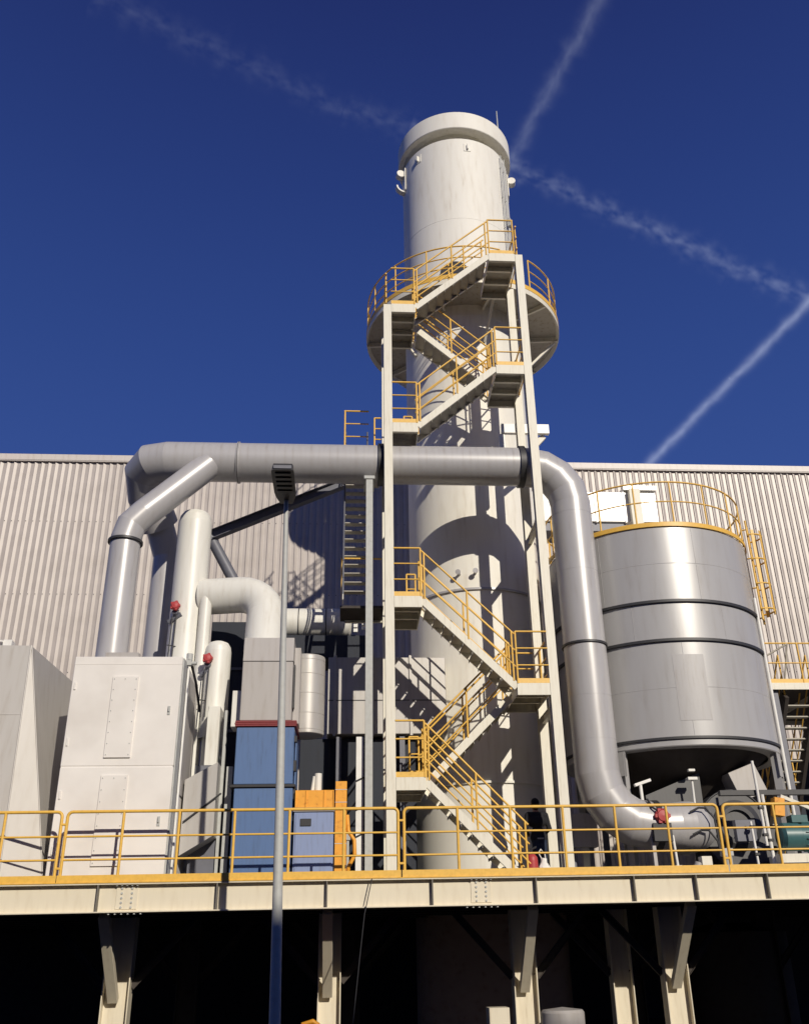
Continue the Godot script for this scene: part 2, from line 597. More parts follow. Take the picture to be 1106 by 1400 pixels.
func make_platform() -> void:
	var t := thing("steel_platform", "raised steel platform with cream front girder carrying the machines", "platform")
	var s := sur()
	span(s, Vector3(-13.9, DECK - 0.012, -28.05), Vector3(18.9, DECK, -16.46), 0.0)
	put("deck_plate", s, M.deckplate, t)
	# deck beams under the plate
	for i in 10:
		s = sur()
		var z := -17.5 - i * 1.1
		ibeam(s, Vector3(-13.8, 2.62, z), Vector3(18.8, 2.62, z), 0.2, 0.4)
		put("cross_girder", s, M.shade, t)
	s = sur()
	span(s, Vector3(-13.9, 2.42, -16.52), Vector3(18.9, 2.815, -16.5), 0.0)
	span(s, Vector3(-13.9, 2.40, -16.62), Vector3(18.9, 2.42, -16.40), 0.003)
	span(s, Vector3(-13.9, 2.815, -16.62), Vector3(18.9, 2.835, -16.40), 0.003)
	var g := put("front_girder", s, M.girder, t)
	s = sur()
	span(s, Vector3(-13.9, 2.838, -16.455), Vector3(18.9, 2.853, -16.39), 0.002)
	put("edge_angle", s, M.yellow, t)
	s = sur()
	box(s, Vector3.ZERO, Vector3(0.022, 0.395, 0.1), Basis(), 0.002)
	var sm := s.commit()
	for x in [-9.3, -7.5, -5.75, -3.95, -2.07, -0.31, 1.41, 3.13, 4.78, 5.84, 7.07, 8.2, 9.9]:
		inst("stiffener", sm, M.stiff, g, Transform3D(Basis(), Vector3(x, 2.6175, -16.45)))
	for x in [-3.5, 2.22]:
		s = sur()
		span(s, Vector3(x - 0.17, 2.45, -16.5), Vector3(x + 0.17, 2.79, -16.488), 0.002)
		put("splice_plate", s, M.girder, g)
		s = sur()
		var pts := []
		for r in 5:
			for c in [-0.08, 0.08]:
				pts.append(Vector3(x + c, 2.48 + r * 0.07, -16.488))
		hexbolts(s, pts, Vector3.BACK)
		var low := []
		for c in 6:
			low.append(Vector3(x - 0.25 + c * 0.1, 2.398, -16.44))
			low.append(Vector3(x - 0.25 + c * 0.1, 2.398, -16.58))
		hexbolts(s, low, Vector3.DOWN, 0.018, 0.025)
		var high := []
		for c in 5:
			high.append(Vector3(x - 0.16 + c * 0.08, 2.815, -16.44))
		hexbolts(s, high, Vector3.DOWN, 0.018, 0.02)
		put("bolt_group", s, M.galv, g).set_meta("kind", "stuff")
	# columns: H-sections with the web to the front, each with a knee brace out to the girder and two along it
	for q in [[-9.02, -18.35, 0.48], [-3.89, -18.35, 0.46], [-0.27, -18.35, 0.40], [3.17, -18.35, 0.42], [5.89, -18.35, 0.44], [9.86, -18.35, 0.44], [5.06, -18.9, 0.38], [-3.1, -21.0, 0.4], [0.1, -21.5, 0.4], [6.0, -21.5, 0.4], [9.0, -21.5, 0.4]]:
		var x: float = q[0]
		var z: float = q[1]
		var w: float = q[2] * 0.5
		s = sur()
		span(s, Vector3(x - w + 0.02, 0, z - 0.007), Vector3(x + w - 0.02, 2.4, z + 0.007), 0.0)
		for k in [-1.0, 1.0]:
			span(s, Vector3(x + k * (w - 0.01) - 0.01, 0, z - 0.15), Vector3(x + k * (w - 0.01) + 0.01, 2.4, z + 0.15), 0.002)
		span(s, Vector3(x - w - 0.06, 0, z - 0.22), Vector3(x + w + 0.06, 0.03, z + 0.22), 0.003)
		var c := put("column", s, M.girder if z > -20.0 else M.shade, t)  # rear columns take the shade colour instead of girder cream
		if z > -18.5:
			s = sur()
			bar(s, Vector3(x - 0.03, 1.1, z + 0.1), Vector3(x - 0.03, 2.38, -16.9), 0.17, 0.12)
			put("knee_brace", s, M.girder, c)
		for k in [-1.0, 1.0]:
			s = sur()
			ibeam(s, Vector3(x + k * w, 1.3, z), Vector3(x + k * (w + 1.0), 2.38, z - 0.02), 0.1, 0.12, 0.01)
			put("knee_brace", s, M.shade, c)  # side braces coloured as if in deep shade


func make_front_rails() -> void:
	# sections with rounded ends; pairs of end posts are clipped together
	var secs := [[-9.2, -4.67, "front guard rail left of the white cabinet, leftmost yellow section"], [-4.58, 0.86, "yellow guard rail section in front of white cabinet and blue machine"], [0.96, 6.39, "yellow guard rail section in front of stair tower and duct elbow"], [6.49, 11.9, "yellow guard rail section at the right, before the teal motor"]]
	for q in secs:
		var x0: float = q[0]
		var x1: float = q[1]
		var t := thing("guard_rail", q[2], "guard rail", Vector3.ZERO, "yellow guard rails along the platform front")
		var z := -16.45
		var s := sur()
		var r := 0.08
		var P := [Vector3(x0, DECK, z)]
		for i in 5:
			var a := PI / 2 * i / 4
			P.append(Vector3(x0 + r - r * cos(a), DECK + 1.1 - r + r * sin(a), z))
		for i in 5:
			var a := PI / 2 * i / 4
			P.append(Vector3(x1 - r + r * sin(a), DECK + 1.1 - r + r * cos(a), z))
		P.append(Vector3(x1, DECK, z))
		tube(s, P, 0.026, 10, true, true)
		var top := put("top_rail", s, M.yellow, t)
		for h in [0.71, 0.35]:
			s = sur()
			tube(s, [Vector3(x0, DECK + h, z), Vector3(x1, DECK + h, z)], 0.017, 8)
			put("middle_rail", s, M.yellow, top)
		var n := int(round((x1 - x0) / 0.906))
		for i in range(1, n):
			s = sur()
			tube(s, [Vector3(0, 0, 0), Vector3(0, 1.09, 0)], 0.024, 8)
			span(s, Vector3(-0.06, 0.003, -0.05), Vector3(0.06, 0.015, 0.05), 0.001)
			var x := lerpf(x0, x1, float(i) / n)
			inst("post", s.commit(), M.yellow, t, Transform3D(Basis(), Vector3(x, DECK, z)))
		s = sur()
		span(s, Vector3(x0 - 0.04, DECK + 0.006, z + 0.028), Vector3(x1 + 0.04, DECK + 0.115, z + 0.036), 0.001)
		put("toe_board", s, M.yellow, t)
		if x1 < 11.0:
			for h in [0.22, 0.9]:
				s = sur()
				box(s, Vector3(x1 + 0.048, DECK + h, z), Vector3(0.11, 0.035, 0.05))
				put("clip", s, M.yellow, t)


func make_stack() -> void:
	var t := thing("chimney_stack", "tall cream steel exhaust stack with wide collar at its top", "chimney", Vector3(SX, 0, SZ))
	var cuts := [0.0, 2.84, 5.1, 9.62, 13.6, 17.7, 21.2, 24.38]
	for i in cuts.size() - 1:
		var s := sur()
		lathe(s, Vector3.ZERO, [[SR, cuts[i] + 0.002], [SR, cuts[i + 1] - 0.002]], 72)
		var c := put("shell_ring", s, M.base if i == 0 else M.stack, t)
		if i == 3 or i == 2:
			s = sur()
			lathe(s, Vector3.ZERO, [[SR, cuts[i] - 0.035], [SR + 0.05, cuts[i] - 0.03], [SR + 0.05, cuts[i] + 0.02], [SR, cuts[i] + 0.024]], 72)
			put("flange", s, M.duct if i == 3 else M.stack, c)
		else:
			s = sur()
			lathe(s, Vector3.ZERO, [[SR, cuts[i] - 0.012], [SR + 0.006, cuts[i]], [SR, cuts[i] + 0.012]], 72)
			put("weld_seam", s, M.stack, c)
	# top collar: a wide band standing off the shell
	var s2 := sur()
	lathe(s2, Vector3.ZERO, [[1.66, 24.70], [1.80, 24.70], [1.815, 24.72], [1.815, 25.35], [1.79, 25.38], [1.66, 25.38], [1.66, 24.70]], 72)
	put("collar", s2, M.stack, t)
	s2 = sur()
	lathe(s2, Vector3.ZERO, [[SR, 24.38], [1.36, 24.40], [1.36, 24.9], [1.66, 24.92]], 72)
	put("collar_neck", s2, M.stack, t)
	for a in [-1.38, -0.85, 0.12, 1.45]:
		s2 = sur()
		var d := Vector3(sin(a), 0, cos(a))
		var q := Basis(Vector3(cos(a), 0, -sin(a)), Vector3.UP, d)
		if absf(a) > 1.0:
			box(s2, d * (SR + 0.02) + Vector3(0, 23.85, 0), Vector3(0.34, 0.9, 0.03), q)
			tube(s2, [d * (SR + 0.14) + Vector3(0, 24.1, 0) - q.x * 0.1, d * (SR + 0.14) + Vector3(0, 24.1, 0) + q.x * 0.1], 0.13, 16)
			if a < 0.0:
				lathe(s2, d * (SR + 0.04) + Vector3(0, 23.6, 0), [[0.2, -0.09], [0.25, -0.09], [0.25, 0.09], [0.2, 0.09], [0.2, -0.09]], 12, PI, TAU, Basis(q.y, -q.x, d))
		else:
			box(s2, d * (SR + 0.04) + Vector3(0, 24.02, 0), Vector3(0.05, 0.2, 0.08), q)
			box(s2, d * (SR + 0.006) + Vector3(0, 24.02, 0), Vector3(0.22, 0.3, 0.012), q)
		put("lifting_lug", s2, M.stack, t)
	s2 = sur()
	tube(s2, [Vector3(1.3, 25.0, 1.16), Vector3(1.3, 26.2, 1.16)], [0.03, 0.018], 6)
	put("lightning_rod", s2, M.galv, t)
	for dx in [0.0, 0.22]:
		s2 = sur()
		var a2: float = 0.86 + dx * 0.55
		var d2 := Vector3(sin(a2), 0, cos(a2))
		tube(s2, [d2 * (SR + 0.07) + Vector3(0, 18.3, 0), d2 * (SR + 0.07) + Vector3(0, 24.3, 0)], 0.018, 6)
		for k in 5:
			tube(s2, [d2 * (SR - 0.01) + Vector3(0, 19.0 + k * 1.2, 0), d2 * (SR + 0.07) + Vector3(0, 19.0 + k * 1.2, 0)], 0.014, 6)
		if dx > 0.0:
			box(s2, d2 * (SR + 0.1) + Vector3(0, 21.7, 0), Vector3(0.14, 0.3, 0.1), Basis(Vector3.UP, a2))
		put("conduit", s2, M.galv, t)
	# sampling nozzles
	for a3 in [-0.35, -0.12]:
		s2 = sur()
		var d3 := Vector3(sin(a3), 0, cos(a3))
		tube(s2, [d3 * (SR - 0.02) + Vector3(0, 10.02, 0), d3 * (SR + 0.16) + Vector3(0, 10.02, 0)], 0.035, 10)
		tube(s2, [d3 * (SR + 0.16) + Vector3(0, 10.02, 0), d3 * (SR + 0.19) + Vector3(0, 10.02, 0)], 0.065, 12)
		put("nozzle", s2, M.duct, t)
	# manhole at the level of the gallery
	s2 = sur()
	var dm := Vector3(sin(-0.22), 0, cos(-0.22))
	tube(s2, [dm * (SR - 0.05) + Vector3(0, 19.1, 0), dm * (SR + 0.1) + Vector3(0, 19.1, 0)], 0.34, 24)
	tube(s2, [dm * (SR + 0.1) + Vector3(0, 19.1, 0), dm * (SR + 0.13) + Vector3(0, 19.1, 0)], 0.40, 24)
	put("manhole", s2, M.seam, t)
	# ring gallery
	var ry := 18.08
	var ro := 2.8
	s2 = sur()
	lathe(s2, Vector3.ZERO, [[SR + 0.01, ry], [ro, ry], [ro, ry - 0.03], [SR + 0.01, ry - 0.03], [SR + 0.01, ry]].map(func(x): return [x[0], x[1]]), 72)
	var deck := put("gallery_deck", s2, M.landing, t)
	s2 = sur()
	lathe(s2, Vector3.ZERO, [[ro - 0.06, ry - 0.034], [ro - 0.06, ry - 0.05], [ro + 0.004, ry - 0.16], [ro + 0.016, ry - 0.16], [ro + 0.016, ry + 0.006], [ro + 0.004, ry + 0.006]], 72)
	put("gallery_rim", s2, M.cream, deck)
	for i in 10:
		var a4 := TAU * (i + 0.35) / 10
		var d4 := Vector3(sin(a4), 0, cos(a4))
		s2 = sur()
		ibeam(s2, d4 * (SR + 0.01) + Vector3(0, ry - 0.11, 0), d4 * (ro - 0.01) + Vector3(0, ry - 0.11, 0), 0.07, 0.14, 0.008)
		put("radial_beam", s2, M.cream, deck)
		if i % 2 == 0:
			s2 = sur()
			bar(s2, d4 * (SR + 0.02) + Vector3(0, ry - 1.25, 0), d4 * (ro - 0.1) + Vector3(0, ry - 0.2, 0), 0.07, 0.07)
			put("bracket", s2, M.cream, deck)
	s2 = sur()
	var toe0 := -PI * 0.82
	lathe(s2, Vector3.ZERO, [[ro + 0.018, ry + 0.0], [ro + 0.026, ry + 0.0], [ro + 0.026, ry + 0.13], [ro + 0.018, ry + 0.13], [ro + 0.018, ry + 0.0]], 72)
	put("gallery_toe_board", s2, M.yellow, deck)
	var pts := arc(Vector3.ZERO, ro - 0.02, ry, 0.62, TAU + 0.28, 64)
	var posts := []
	for i in 17:
		posts.append(pts[i * 4])
	rail_run(t, pts, posts, {"toe": 0.0, "called": "gallery_handrail", "heights": [1.1, 0.72, 0.38]})


func make_tower() -> void:
	var t := thing("stair_tower", "cream steel stair tower with yellow handrails zigzagging up the stack", "stair tower")
	var xa := 0.84
	var xb := 4.19
	var zf := -18.5
	var zr := -20.05
	var L := {"L1": 4.8, "R1": 6.65, "L2": 8.52, "L3": 12.75, "R3": 14.4, "L4": 16.12, "R4": 17.8}
	for q in [[xa, zf, 16.1], [xb, zf, 17.78], [xa, zr, 16.1], [xb, zr, 17.78]]:
		var s := sur()
		var k: float = 1.0 if q[1] == zf else -1.0
		# H-section, one flange to the front
		span(s, Vector3(q[0] - 0.095, DECK, q[1] - 0.008), Vector3(q[0] + 0.095, q[2], q[1] + 0.008), 0.002)
		span(s, Vector3(q[0] - 0.095, DECK, q[1] - k * 0.19 - 0.008), Vector3(q[0] + 0.095, q[2], q[1] - k * 0.19 + 0.008), 0.002)
		span(s, Vector3(q[0] - 0.006, DECK, q[1] - k * 0.095 - 0.086), Vector3(q[0] + 0.006, q[2], q[1] - k * 0.095 + 0.086), 0.0)
		var c := put("column", s, M.cream, t)
		s = sur()
		span(s, Vector3(q[0] - 0.17, DECK + 0.003, q[1] - k * 0.095 - 0.17), Vector3(q[0] + 0.17, DECK + 0.025, q[1] - k * 0.095 + 0.17))
		put("base_plate", s, M.cream, c)
	var xl := 1.52      # inner end of the left landings
	var xr := 3.42
	var zin := zf - 0.025
	for k in L:
		var y: float = L[k]
		if k[0] == "L":
			landing(t, xa + 0.1, xl, zf, zr, y, k != "L3", 0.1 if false else 0.24)
			var posts := [Vector3(xl - 0.02, y, zf)]
			rail_run(t, [Vector3(xa + 0.09, y, zf), Vector3(xl - 0.02, y, zf)], posts)
			if k != "L2" and k != "L3":
				rail_run(t, [Vector3(xa - 0.02, y, zf - 0.2), Vector3(xa - 0.02, y, zr + 0.0)], [Vector3(xa - 0.02, y, zf - 0.3), Vector3(xa - 0.02, y, zr + 0.25)])
			rail_run(t, [Vector3(xl - 0.02, y, zr), Vector3(1.3, y, zr)], [Vector3(xl - 0.02, y, zr), Vector3(1.3, y, zr)])
		else:
			landing(t, xr, xb - 0.1, zf, zr, y)
			rail_run(t, [Vector3(xr + 0.02, y, zf), Vector3(xb - 0.09, y, zf)], [Vector3(xr + 0.02, y, zf), Vector3(xb - 0.11, y, zf)] if k == "R4" else [Vector3(xr + 0.02, y, zf)])
			rail_run(t, [Vector3(xb + 0.02, y, zf - 0.2), Vector3(xb + 0.02, y, zr)], [Vector3(xb + 0.02, y, zf - 0.3), Vector3(xb + 0.02, y, zr + 0.25)])
			if k != "R4":
				rail_run(t, [Vector3(xr + 0.02, y, zr), Vector3(xb - 0.09, y, zr)], [Vector3(xr + 0.02, y, zr)])
	var za := zf - 0.012
	var zb := -19.2
	var zc := -19.3
	var zd := zr + 0.05
	flight(t, Vector3(3.45, DECK, 0), Vector3(xl, 4.8, 0), za, zb, 10)
	flight(t, Vector3(xl, 4.8, 0), Vector3(xr, 6.65, 0), zc, zd, 10)
	flight(t, Vector3(xr, 6.65, 0), Vector3(xl, 8.52, 0), za, zb, 10)
	flight(t, Vector3(xl, 12.75, 0), Vector3(xr, 14.4, 0), za, zb, 9)
	flight(t, Vector3(xr, 14.4, 0), Vector3(xl, 16.12, 0), zc, zd, 9)
	flight(t, Vector3(xl, 16.12, 0), Vector3(xr, 17.8, 0), za, zb, 9)
	# inner guard of the landings, between the two flights
	for q in [[xl, 4.8], [xl, 16.12], [xr, 6.65], [xr, 14.4], [xl, 8.52]]:
		var s := sur()
		tube(s, [Vector3(q[0], q[1], -19.25), Vector3(q[0], q[1] + 1.1, -19.25)], 0.021, 8)
		put("newel_post", s, M.yellow, t)
	# tie beams between front and rear columns
	for x in [xa, xb]:
		for y in [6.2, 10.4]:
			var s := sur()
			ibeam(s, Vector3(x, y, zf - 0.2), Vector3(x, y, zr + 0.2), 0.1, 0.16, 0.008)
			put("tie_beam", s, M.cream, t)
	# bracket beam at the rear, reaching past the right-hand column
	var s3 := sur()
	span(s3, Vector3(3.72, 13.38, zr - 0.005), Vector3(4.92, 13.64, zr + 0.11), 0.004)
	var cb := put("bracket_beam", s3, M.bright, t)
	s3 = sur()
	bar(s3, Vector3(4.25, 12.75, zr - 0.05), Vector3(4.8, 13.37, zr - 0.05), 0.1, 0.14)
	put("knee_brace", s3, M.cream, cb)
	s3 = sur()
	span(s3, Vector3(3.66, 12.2, zr - 0.1), Vector3(3.8, 13.37, zr + 0.06), 0.004)
	put("hanger", s3, M.bright, cb)


func make_side_stair() -> void:
	var t := thing("ladder_stair", "steep dark ship's ladder rising left of the stair tower under the grey duct", "ladder")
	var a := Vector3(0.13, 8.55, -18.95)
	var b := Vector3(0.13, 12.72, -20.55)
	for k in [-1.0, 1.0]:
		var s := sur()
		bar(s, a + Vector3(k * 0.27, 0, 0), b + Vector3(k * 0.27, 0, 0), 0.02, 0.16, Vector3.BACK)
		put("stringer", s, M.cream, t)
	for i in range(1, 17):
		var s := sur()
		box(s, Vector3.ZERO, Vector3(0.52, 0.02, 0.19), Basis(), 0.002)
		inst("tread", s.commit(), M.tread, t, Transform3D(Basis(), a.lerp(b, i / 17.0)))
	for x in [-0.14, 0.4]:
		rail_run(t, [Vector3(x, 8.6, -18.93), Vector3(x, 12.75, -20.52)], [Vector3(x, 8.6, -18.95), Vector3(x, 10.7, -19.74), Vector3(x, 12.75, -20.53)], {"heights": [0.9, 0.5], "toe": 0.0, "mat": M.strut})
	var s2 := sur()
	span(s2, Vector3(-0.2, 8.46, -20.0), Vector3(0.73, 8.52, -19.1), 0.003)
	put("lower_landing", s2, M.shade, t)  # landing given a dark colour to look shaded
	s2 = sur()
	tube(s2, [Vector3(0.7, 9.62, -19.12), Vector3(-0.18, 9.62, -19.12), Vector3(-0.18, 8.52, -19.12)], 0.02, 8)
	put("lower_rail", s2, M.yellow, t)
	s2 = sur()
	span(s2, Vector3(-0.2, 12.62, -21.6), Vector3(0.73, 12.75, -20.58), 0.003)
	span(s2, Vector3(0.44, 12.62, -20.576), Vector3(0.73, 12.75, -19.8), 0.003)
	put("upper_landing", s2, M.landing, t)
	rail_run(t, [Vector3(-0.16, 12.75, -21.5), Vector3(-0.16, 12.75, -19.84), Vector3(0.42, 12.75, -19.84)], [Vector3(-0.16, 12.75, -21.5), Vector3(-0.16, 12.75, -19.84)], {"toe": 0.0})
	rail_run(t, [Vector3(0.56, 12.75, -19.82), Vector3(0.72, 12.75, -19.82)], [Vector3(0.56, 12.75, -19.82)], {"heights": [0.9, 0.6, 0.3]})
	# tie to the tower
	for y in [8.46, 12.68]:
		s2 = sur()
		ibeam(s2, Vector3(-0.1, y, -19.9), Vector3(0.75, y, -19.9), 0.08, 0.12, 0.008)
		put("support_beam", s2, M.cream, t)


func ring(s: SurfaceTool, p: Vector3, d: Vector3, r: float, w := 0.05, out := 0.045) -> void:
	tube(s, [p - d * w * 0.5, p + d * w * 0.5], r + out, 40)


func make_ducts() -> void:
	var t := thing("gas_duct", "big grey round duct crossing before the stack and bending down at right", "duct")
	var r := 0.453
	var y := 11.99
	var z := -19.15
	# straight run, in welded sections
	var xs := [-4.15, -2.56, 0.68, 3.72]
	for i in 3:
		var s := sur()
		tube(s, [Vector3(xs[i] + 0.002, y, z), Vector3(xs[i + 1] - 0.002, y, z)], r, 48, false)
		put("straight_pipe", s, M.duct, t)
	for x in [-2.56, 0.68, 3.96]:
		var s := sur()
		ring(s, Vector3(x, y, z), Vector3.RIGHT, r, 0.05 if x < 0.0 else 0.13, 0.03 if x < 0.0 else 0.045)
		put("flange", s, M.seam if x > 0.0 else M.duct, t)
	for x in [-3.4, -1.5, -0.4, 1.8, 2.9]:
		var sw := sur()
		ring(sw, Vector3(x, y, z), Vector3.RIGHT, r, 0.012, 0.003)
		put("weld_seam", sw, M.duct, t)
	for yy in [10.7, 9.3, 6.5, 5.6]:
		var sw := sur()
		ring(sw, Vector3(5.06, yy, z), Vector3.UP, r, 0.012, 0.003)
		put("weld_seam", sw, M.duct, t)
	var gk := sur()
	ring(gk, Vector3(-2.56, y, z), Vector3.RIGHT, r, 0.012, 0.034)
	put("gasket", gk, M.seam, t)
	# right elbow and riser
	var c := Vector3(5.06, y, z)
	var P := [Vector3(3.72, y, z)] + bend(c, Vector3.RIGHT, Vector3.DOWN, 0.98, 4)
	P.append(Vector3(5.06, 10.7, z))
	var s2 := sur()
	tube(s2, P, r, 48, false)
	put("elbow", s2, M.duct, t)
	for q in [[10.7, 7.62], [7.62, 5.6]]:
		s2 = sur()
		tube(s2, [Vector3(5.06, q[0] - 0.003, z), Vector3(5.06, q[1], z)], r, 48, false)
		put("riser", s2, M.duct, t)
	s2 = sur()
	ring(s2, Vector3(5.06, 7.62, z), Vector3.UP, r, 0.045, 0.035)
	put("flange", s2, M.seam, t)
	P = [Vector3(5.06, 5.597, z)] + bend(Vector3(5.06, 3.93, z), Vector3.DOWN, Vector3.RIGHT, 1.0, 4)
	P.append(Vector3(6.1, 3.93, z))
	s2 = sur()
	tube(s2, P, [r, r, r, r, r, r, 0.42], 48, false)
	put("elbow", s2, M.duct, t)
	s2 = sur()
	ring(s2, Vector3(6.14, 3.93, z), Vector3.RIGHT, 0.42, 0.1, 0.06)
	put("flange", s2, M.seam, t)
	# damper actuator with red hand wheel cover
	s2 = sur()
	lathe(s2, Vector3(6.14, 4.05, -18.72), [[0.0, -0.11], [0.12, -0.11], [0.14, -0.05], [0.14, 0.06], [0.1, 0.12], [0.0, 0.13]], 20, 0.0, TAU, Basis(Vector3.RIGHT, PI / 2))
	for k in 6:
		var a := TAU * k / 6
		box(s2, Vector3(6.14 + cos(a) * 0.12, 4.05 + sin(a) * 0.12, -18.66), Vector3(0.07, 0.07, 0.08))
	put("damper_actuator", s2, M.red, t)
	s2 = sur()
	tube(s2, [Vector3(5.95, 4.4, -18.9), Vector3(5.98, 4.22, -18.72), Vector3(6.06, 4.15, -18.66)], 0.022, 6)
	put("actuator_cable", s2, M.dark, t)
	s2 = sur()
	span(s2, Vector3(5.93, 3.58, -18.84), Vector3(6.3, 3.92, -18.66))
	put("actuator_bracket", s2, M.dark, t)
	# branch from the right elbow outlet: short pipe that turns back under the silo
	P = [Vector3(6.19, 3.92, z)] + bend(Vector3(6.98, 3.92, z), Vector3.RIGHT, Vector3(0.1, 0, -1).normalized(), 0.5, 4)
	P.append(Vector3(7.1, 3.92, -20.4))
	s2 = sur()
	tube(s2, P, [0.42, 0.44, 0.47, 0.48, 0.48, 0.47, 0.45], 40, true)
	put("outlet_elbow", s2, M.duct, t)
	for q in [[7.16, 4.12], [7.12, 3.7]]:
		s2 = sur()
		tube(s2, [Vector3(6.72, q[1], -18.72), Vector3(6.9, q[1] + 0.08, -18.7), Vector3(7.06, q[1] + 0.08, -18.75), Vector3(7.2, q[1] - 0.12, -18.74), Vector3(7.24, 3.2, -18.72)], 0.02, 6)
		put("cable", s2, M.dark, t)
	# left end: elbow that turns to the rear, then down
	var q1 := Vector3(-4.6, y, z)
	P = [Vector3(-4.0, y, z), Vector3(-4.15, y, z), Vector3(-4.5, y - 0.02, z - 0.08), Vector3(-4.72, y - 0.12, z - 0.36), Vector3(-4.72, y - 0.5, z - 0.85), Vector3(-4.5, y - 1.0, z - 1.35)]
	s2 = sur()
	tube(s2, P, r - 0.001, 48, true)
	put("end_elbow", s2, M.duct, t)
	P = [Vector3(-4.5, 11.02, -20.5), Vector3(-4.28, 10.3, -20.75), Vector3(-4.28, 5.0, -20.75), Vector3(-4.28, DECK, -20.75)]
	s2 = sur()
	tube(s2, P, 0.33, 36)
	put("down_pipe", s2, M.duct, t)
	# slanting branch to the cabinet
	P = [Vector3(-3.2, 11.83, -18.98), Vector3(-4.42, 10.42, -18.6), Vector3(-4.66, 10.12, -18.56), Vector3(-4.735, 9.8, -18.55), Vector3(-4.735, 9.72, -18.55)]
	s2 = sur()
	tube(s2, P, 0.31, 40, true)
	var br := put("branch_pipe", s2, M.duct, t)
	s2 = sur()
	tube(s2, [Vector3(-4.735, 9.7, -18.55), Vector3(-4.735, 6.7, -18.55)], 0.31, 40, false)
	put("straight_pipe", s2, M.duct, t)
	s2 = sur()
	ring(s2, Vector3(-4.735, 9.71, -18.55), Vector3.UP, 0.31, 0.05, 0.05)
	put("flange", s2, M.seam, br)


func make_pipe_support() -> void:
	var t := thing("pipe_support", "slim grey steel column propping the big horizontal duct left of the stair tower", "column", Vector3(0.42, DECK, -18.9))
	var s := sur()
	span(s, Vector3(-0.075, 0, 0.06), Vector3(0.075, 8.6, 0.075), 0.002)
	span(s, Vector3(-0.075, 0, -0.075), Vector3(0.075, 8.6, -0.06), 0.002)
	span(s, Vector3(-0.006, 0, -0.058), Vector3(0.006, 8.6, 0.058), 0.0)
	put("shaft", s, M.galv, t)
	s = sur()
	span(s, Vector3(-0.16, 0.003, -0.16), Vector3(0.16, 0.025, 0.16))
	put("base_plate", s, M.galv, t)
	s = sur()
	span(s, Vector3(-0.12, 8.6, -0.6), Vector3(0.12, 8.68, 0.1))
	put("saddle", s, M.galv, t)
	t = thing("white_post", "white flat-faced steel post standing close beside the slim grey column", "column", Vector3(0.245, DECK, -19.05))
	s = sur()
	span(s, Vector3(-0.075, 0.0, -0.06), Vector3(0.075, 2.84, 0.06), 0.004)
	put("shaft", s, M.bright, t)
	for y in [0.95, 1.45, 2.0]:
		s = sur()
		tube(s, [Vector3(-0.09, y - 0.04, 0.08), Vector3(0.1, y + 0.05, 0.08)], 0.014, 6)
		put("hook", s, M.dark, t)
	t = thing("small_conduit", "thin pale conduit standing left of the white pipe behind the railing", "pipe", Vector3(0.02, DECK, -18.7))
	s = sur()
	tube(s, [Vector3(0, 0, 0), Vector3(0, 1.25, 0)], 0.03, 10)
	put("pipe", s, M.galv, t)
	s = sur()
	box(s, Vector3(0, 0.9, 0.0), Vector3(0.1, 0.14, 0.1))
	put("junction_box", s, M.galv, t)
	var dp := sur()
	tube(dp, [Vector3(-3.3, 10.75, -20.6), Vector3(-2.6, 9.5, -20.6)], 0.13, 16)
	tag(put("dark_pipe", dp, M.strut, self), "dark pipe slanting down to the right behind the domed white pipe", "pipe")
	# slanting strut
	var st := sur()
	ibeam(st, Vector3(-3.27, 10.75, -20.5), Vector3(-0.2, 12.07, -20.3), 0.2, 0.22, 0.014)
	var o := put("slanting_strut", st, M.strut, self)
	tag(o, "dark grey steel strut slanting up to the duct behind the lamp head", "strut")


func make_lamp() -> void:
	var t := thing("lamp_post", "tall galvanised lamp post in front of the blue machine, dark head on top", "street lamp", Vector3(-0.885, 0, -13.95))
	var s := sur()
	tube(s, [Vector3(0, 0, 0), Vector3(-0.17, 8.55, 0)], [0.082, 0.036], 20)
	put("pole", s, M.galv, t)
	s = sur()
	lathe(s, Vector3.ZERO, [[0.2, 0.0], [0.2, 0.02], [0.1, 0.03], [0.09, 0.25], [0.078, 0.26]], 20)
	put("base_sleeve", s, M.galv, t)
	# head: a long flat luminaire that reaches out over the yard
	var h := Vector3(-0.17, 8.5, 0)
	s = sur()
	var poly := [Vector2(-0.10, -0.12), Vector2(-0.16, 0.14), Vector2(-0.175, 0.3), Vector2(-0.175, 1.02), Vector2(-0.16, 1.08), Vector2(0.16, 1.08), Vector2(0.175, 1.02), Vector2(0.175, 0.3), Vector2(0.16, 0.14), Vector2(0.10, -0.12)]
	var lo := []
	var hi := []
	for p in poly:
		lo.append(h + Vector3(p.x, 0.0, p.y))
		hi.append(h + Vector3(p.x * 0.9, 0.13, p.y * 0.97))
	face(s, lo, Vector3.DOWN)
	face(s, hi, Vector3.UP)
	for i in lo.size():
		var j := (i + 1) % lo.size()
		face(s, [lo[i], lo[j], hi[j], hi[i]], (lo[i] + lo[j]) * 0.5 - h - Vector3(0, 0, 0.5))
	var hd := put("lamp_head", s, M.dark, t)
	for k in 5:
		s = sur()
		box(s, h + Vector3(0, -0.012, 0.36 + k * 0.15), Vector3(0.24, 0.02, 0.085))
		put("lens_strip", s, M.dark, hd)
	s = sur()
	box(s, h + Vector3(0, 0.05, 1.085), Vector3(0.28, 0.06, 0.02))
	put("end_cap", s, M.strut, hd)


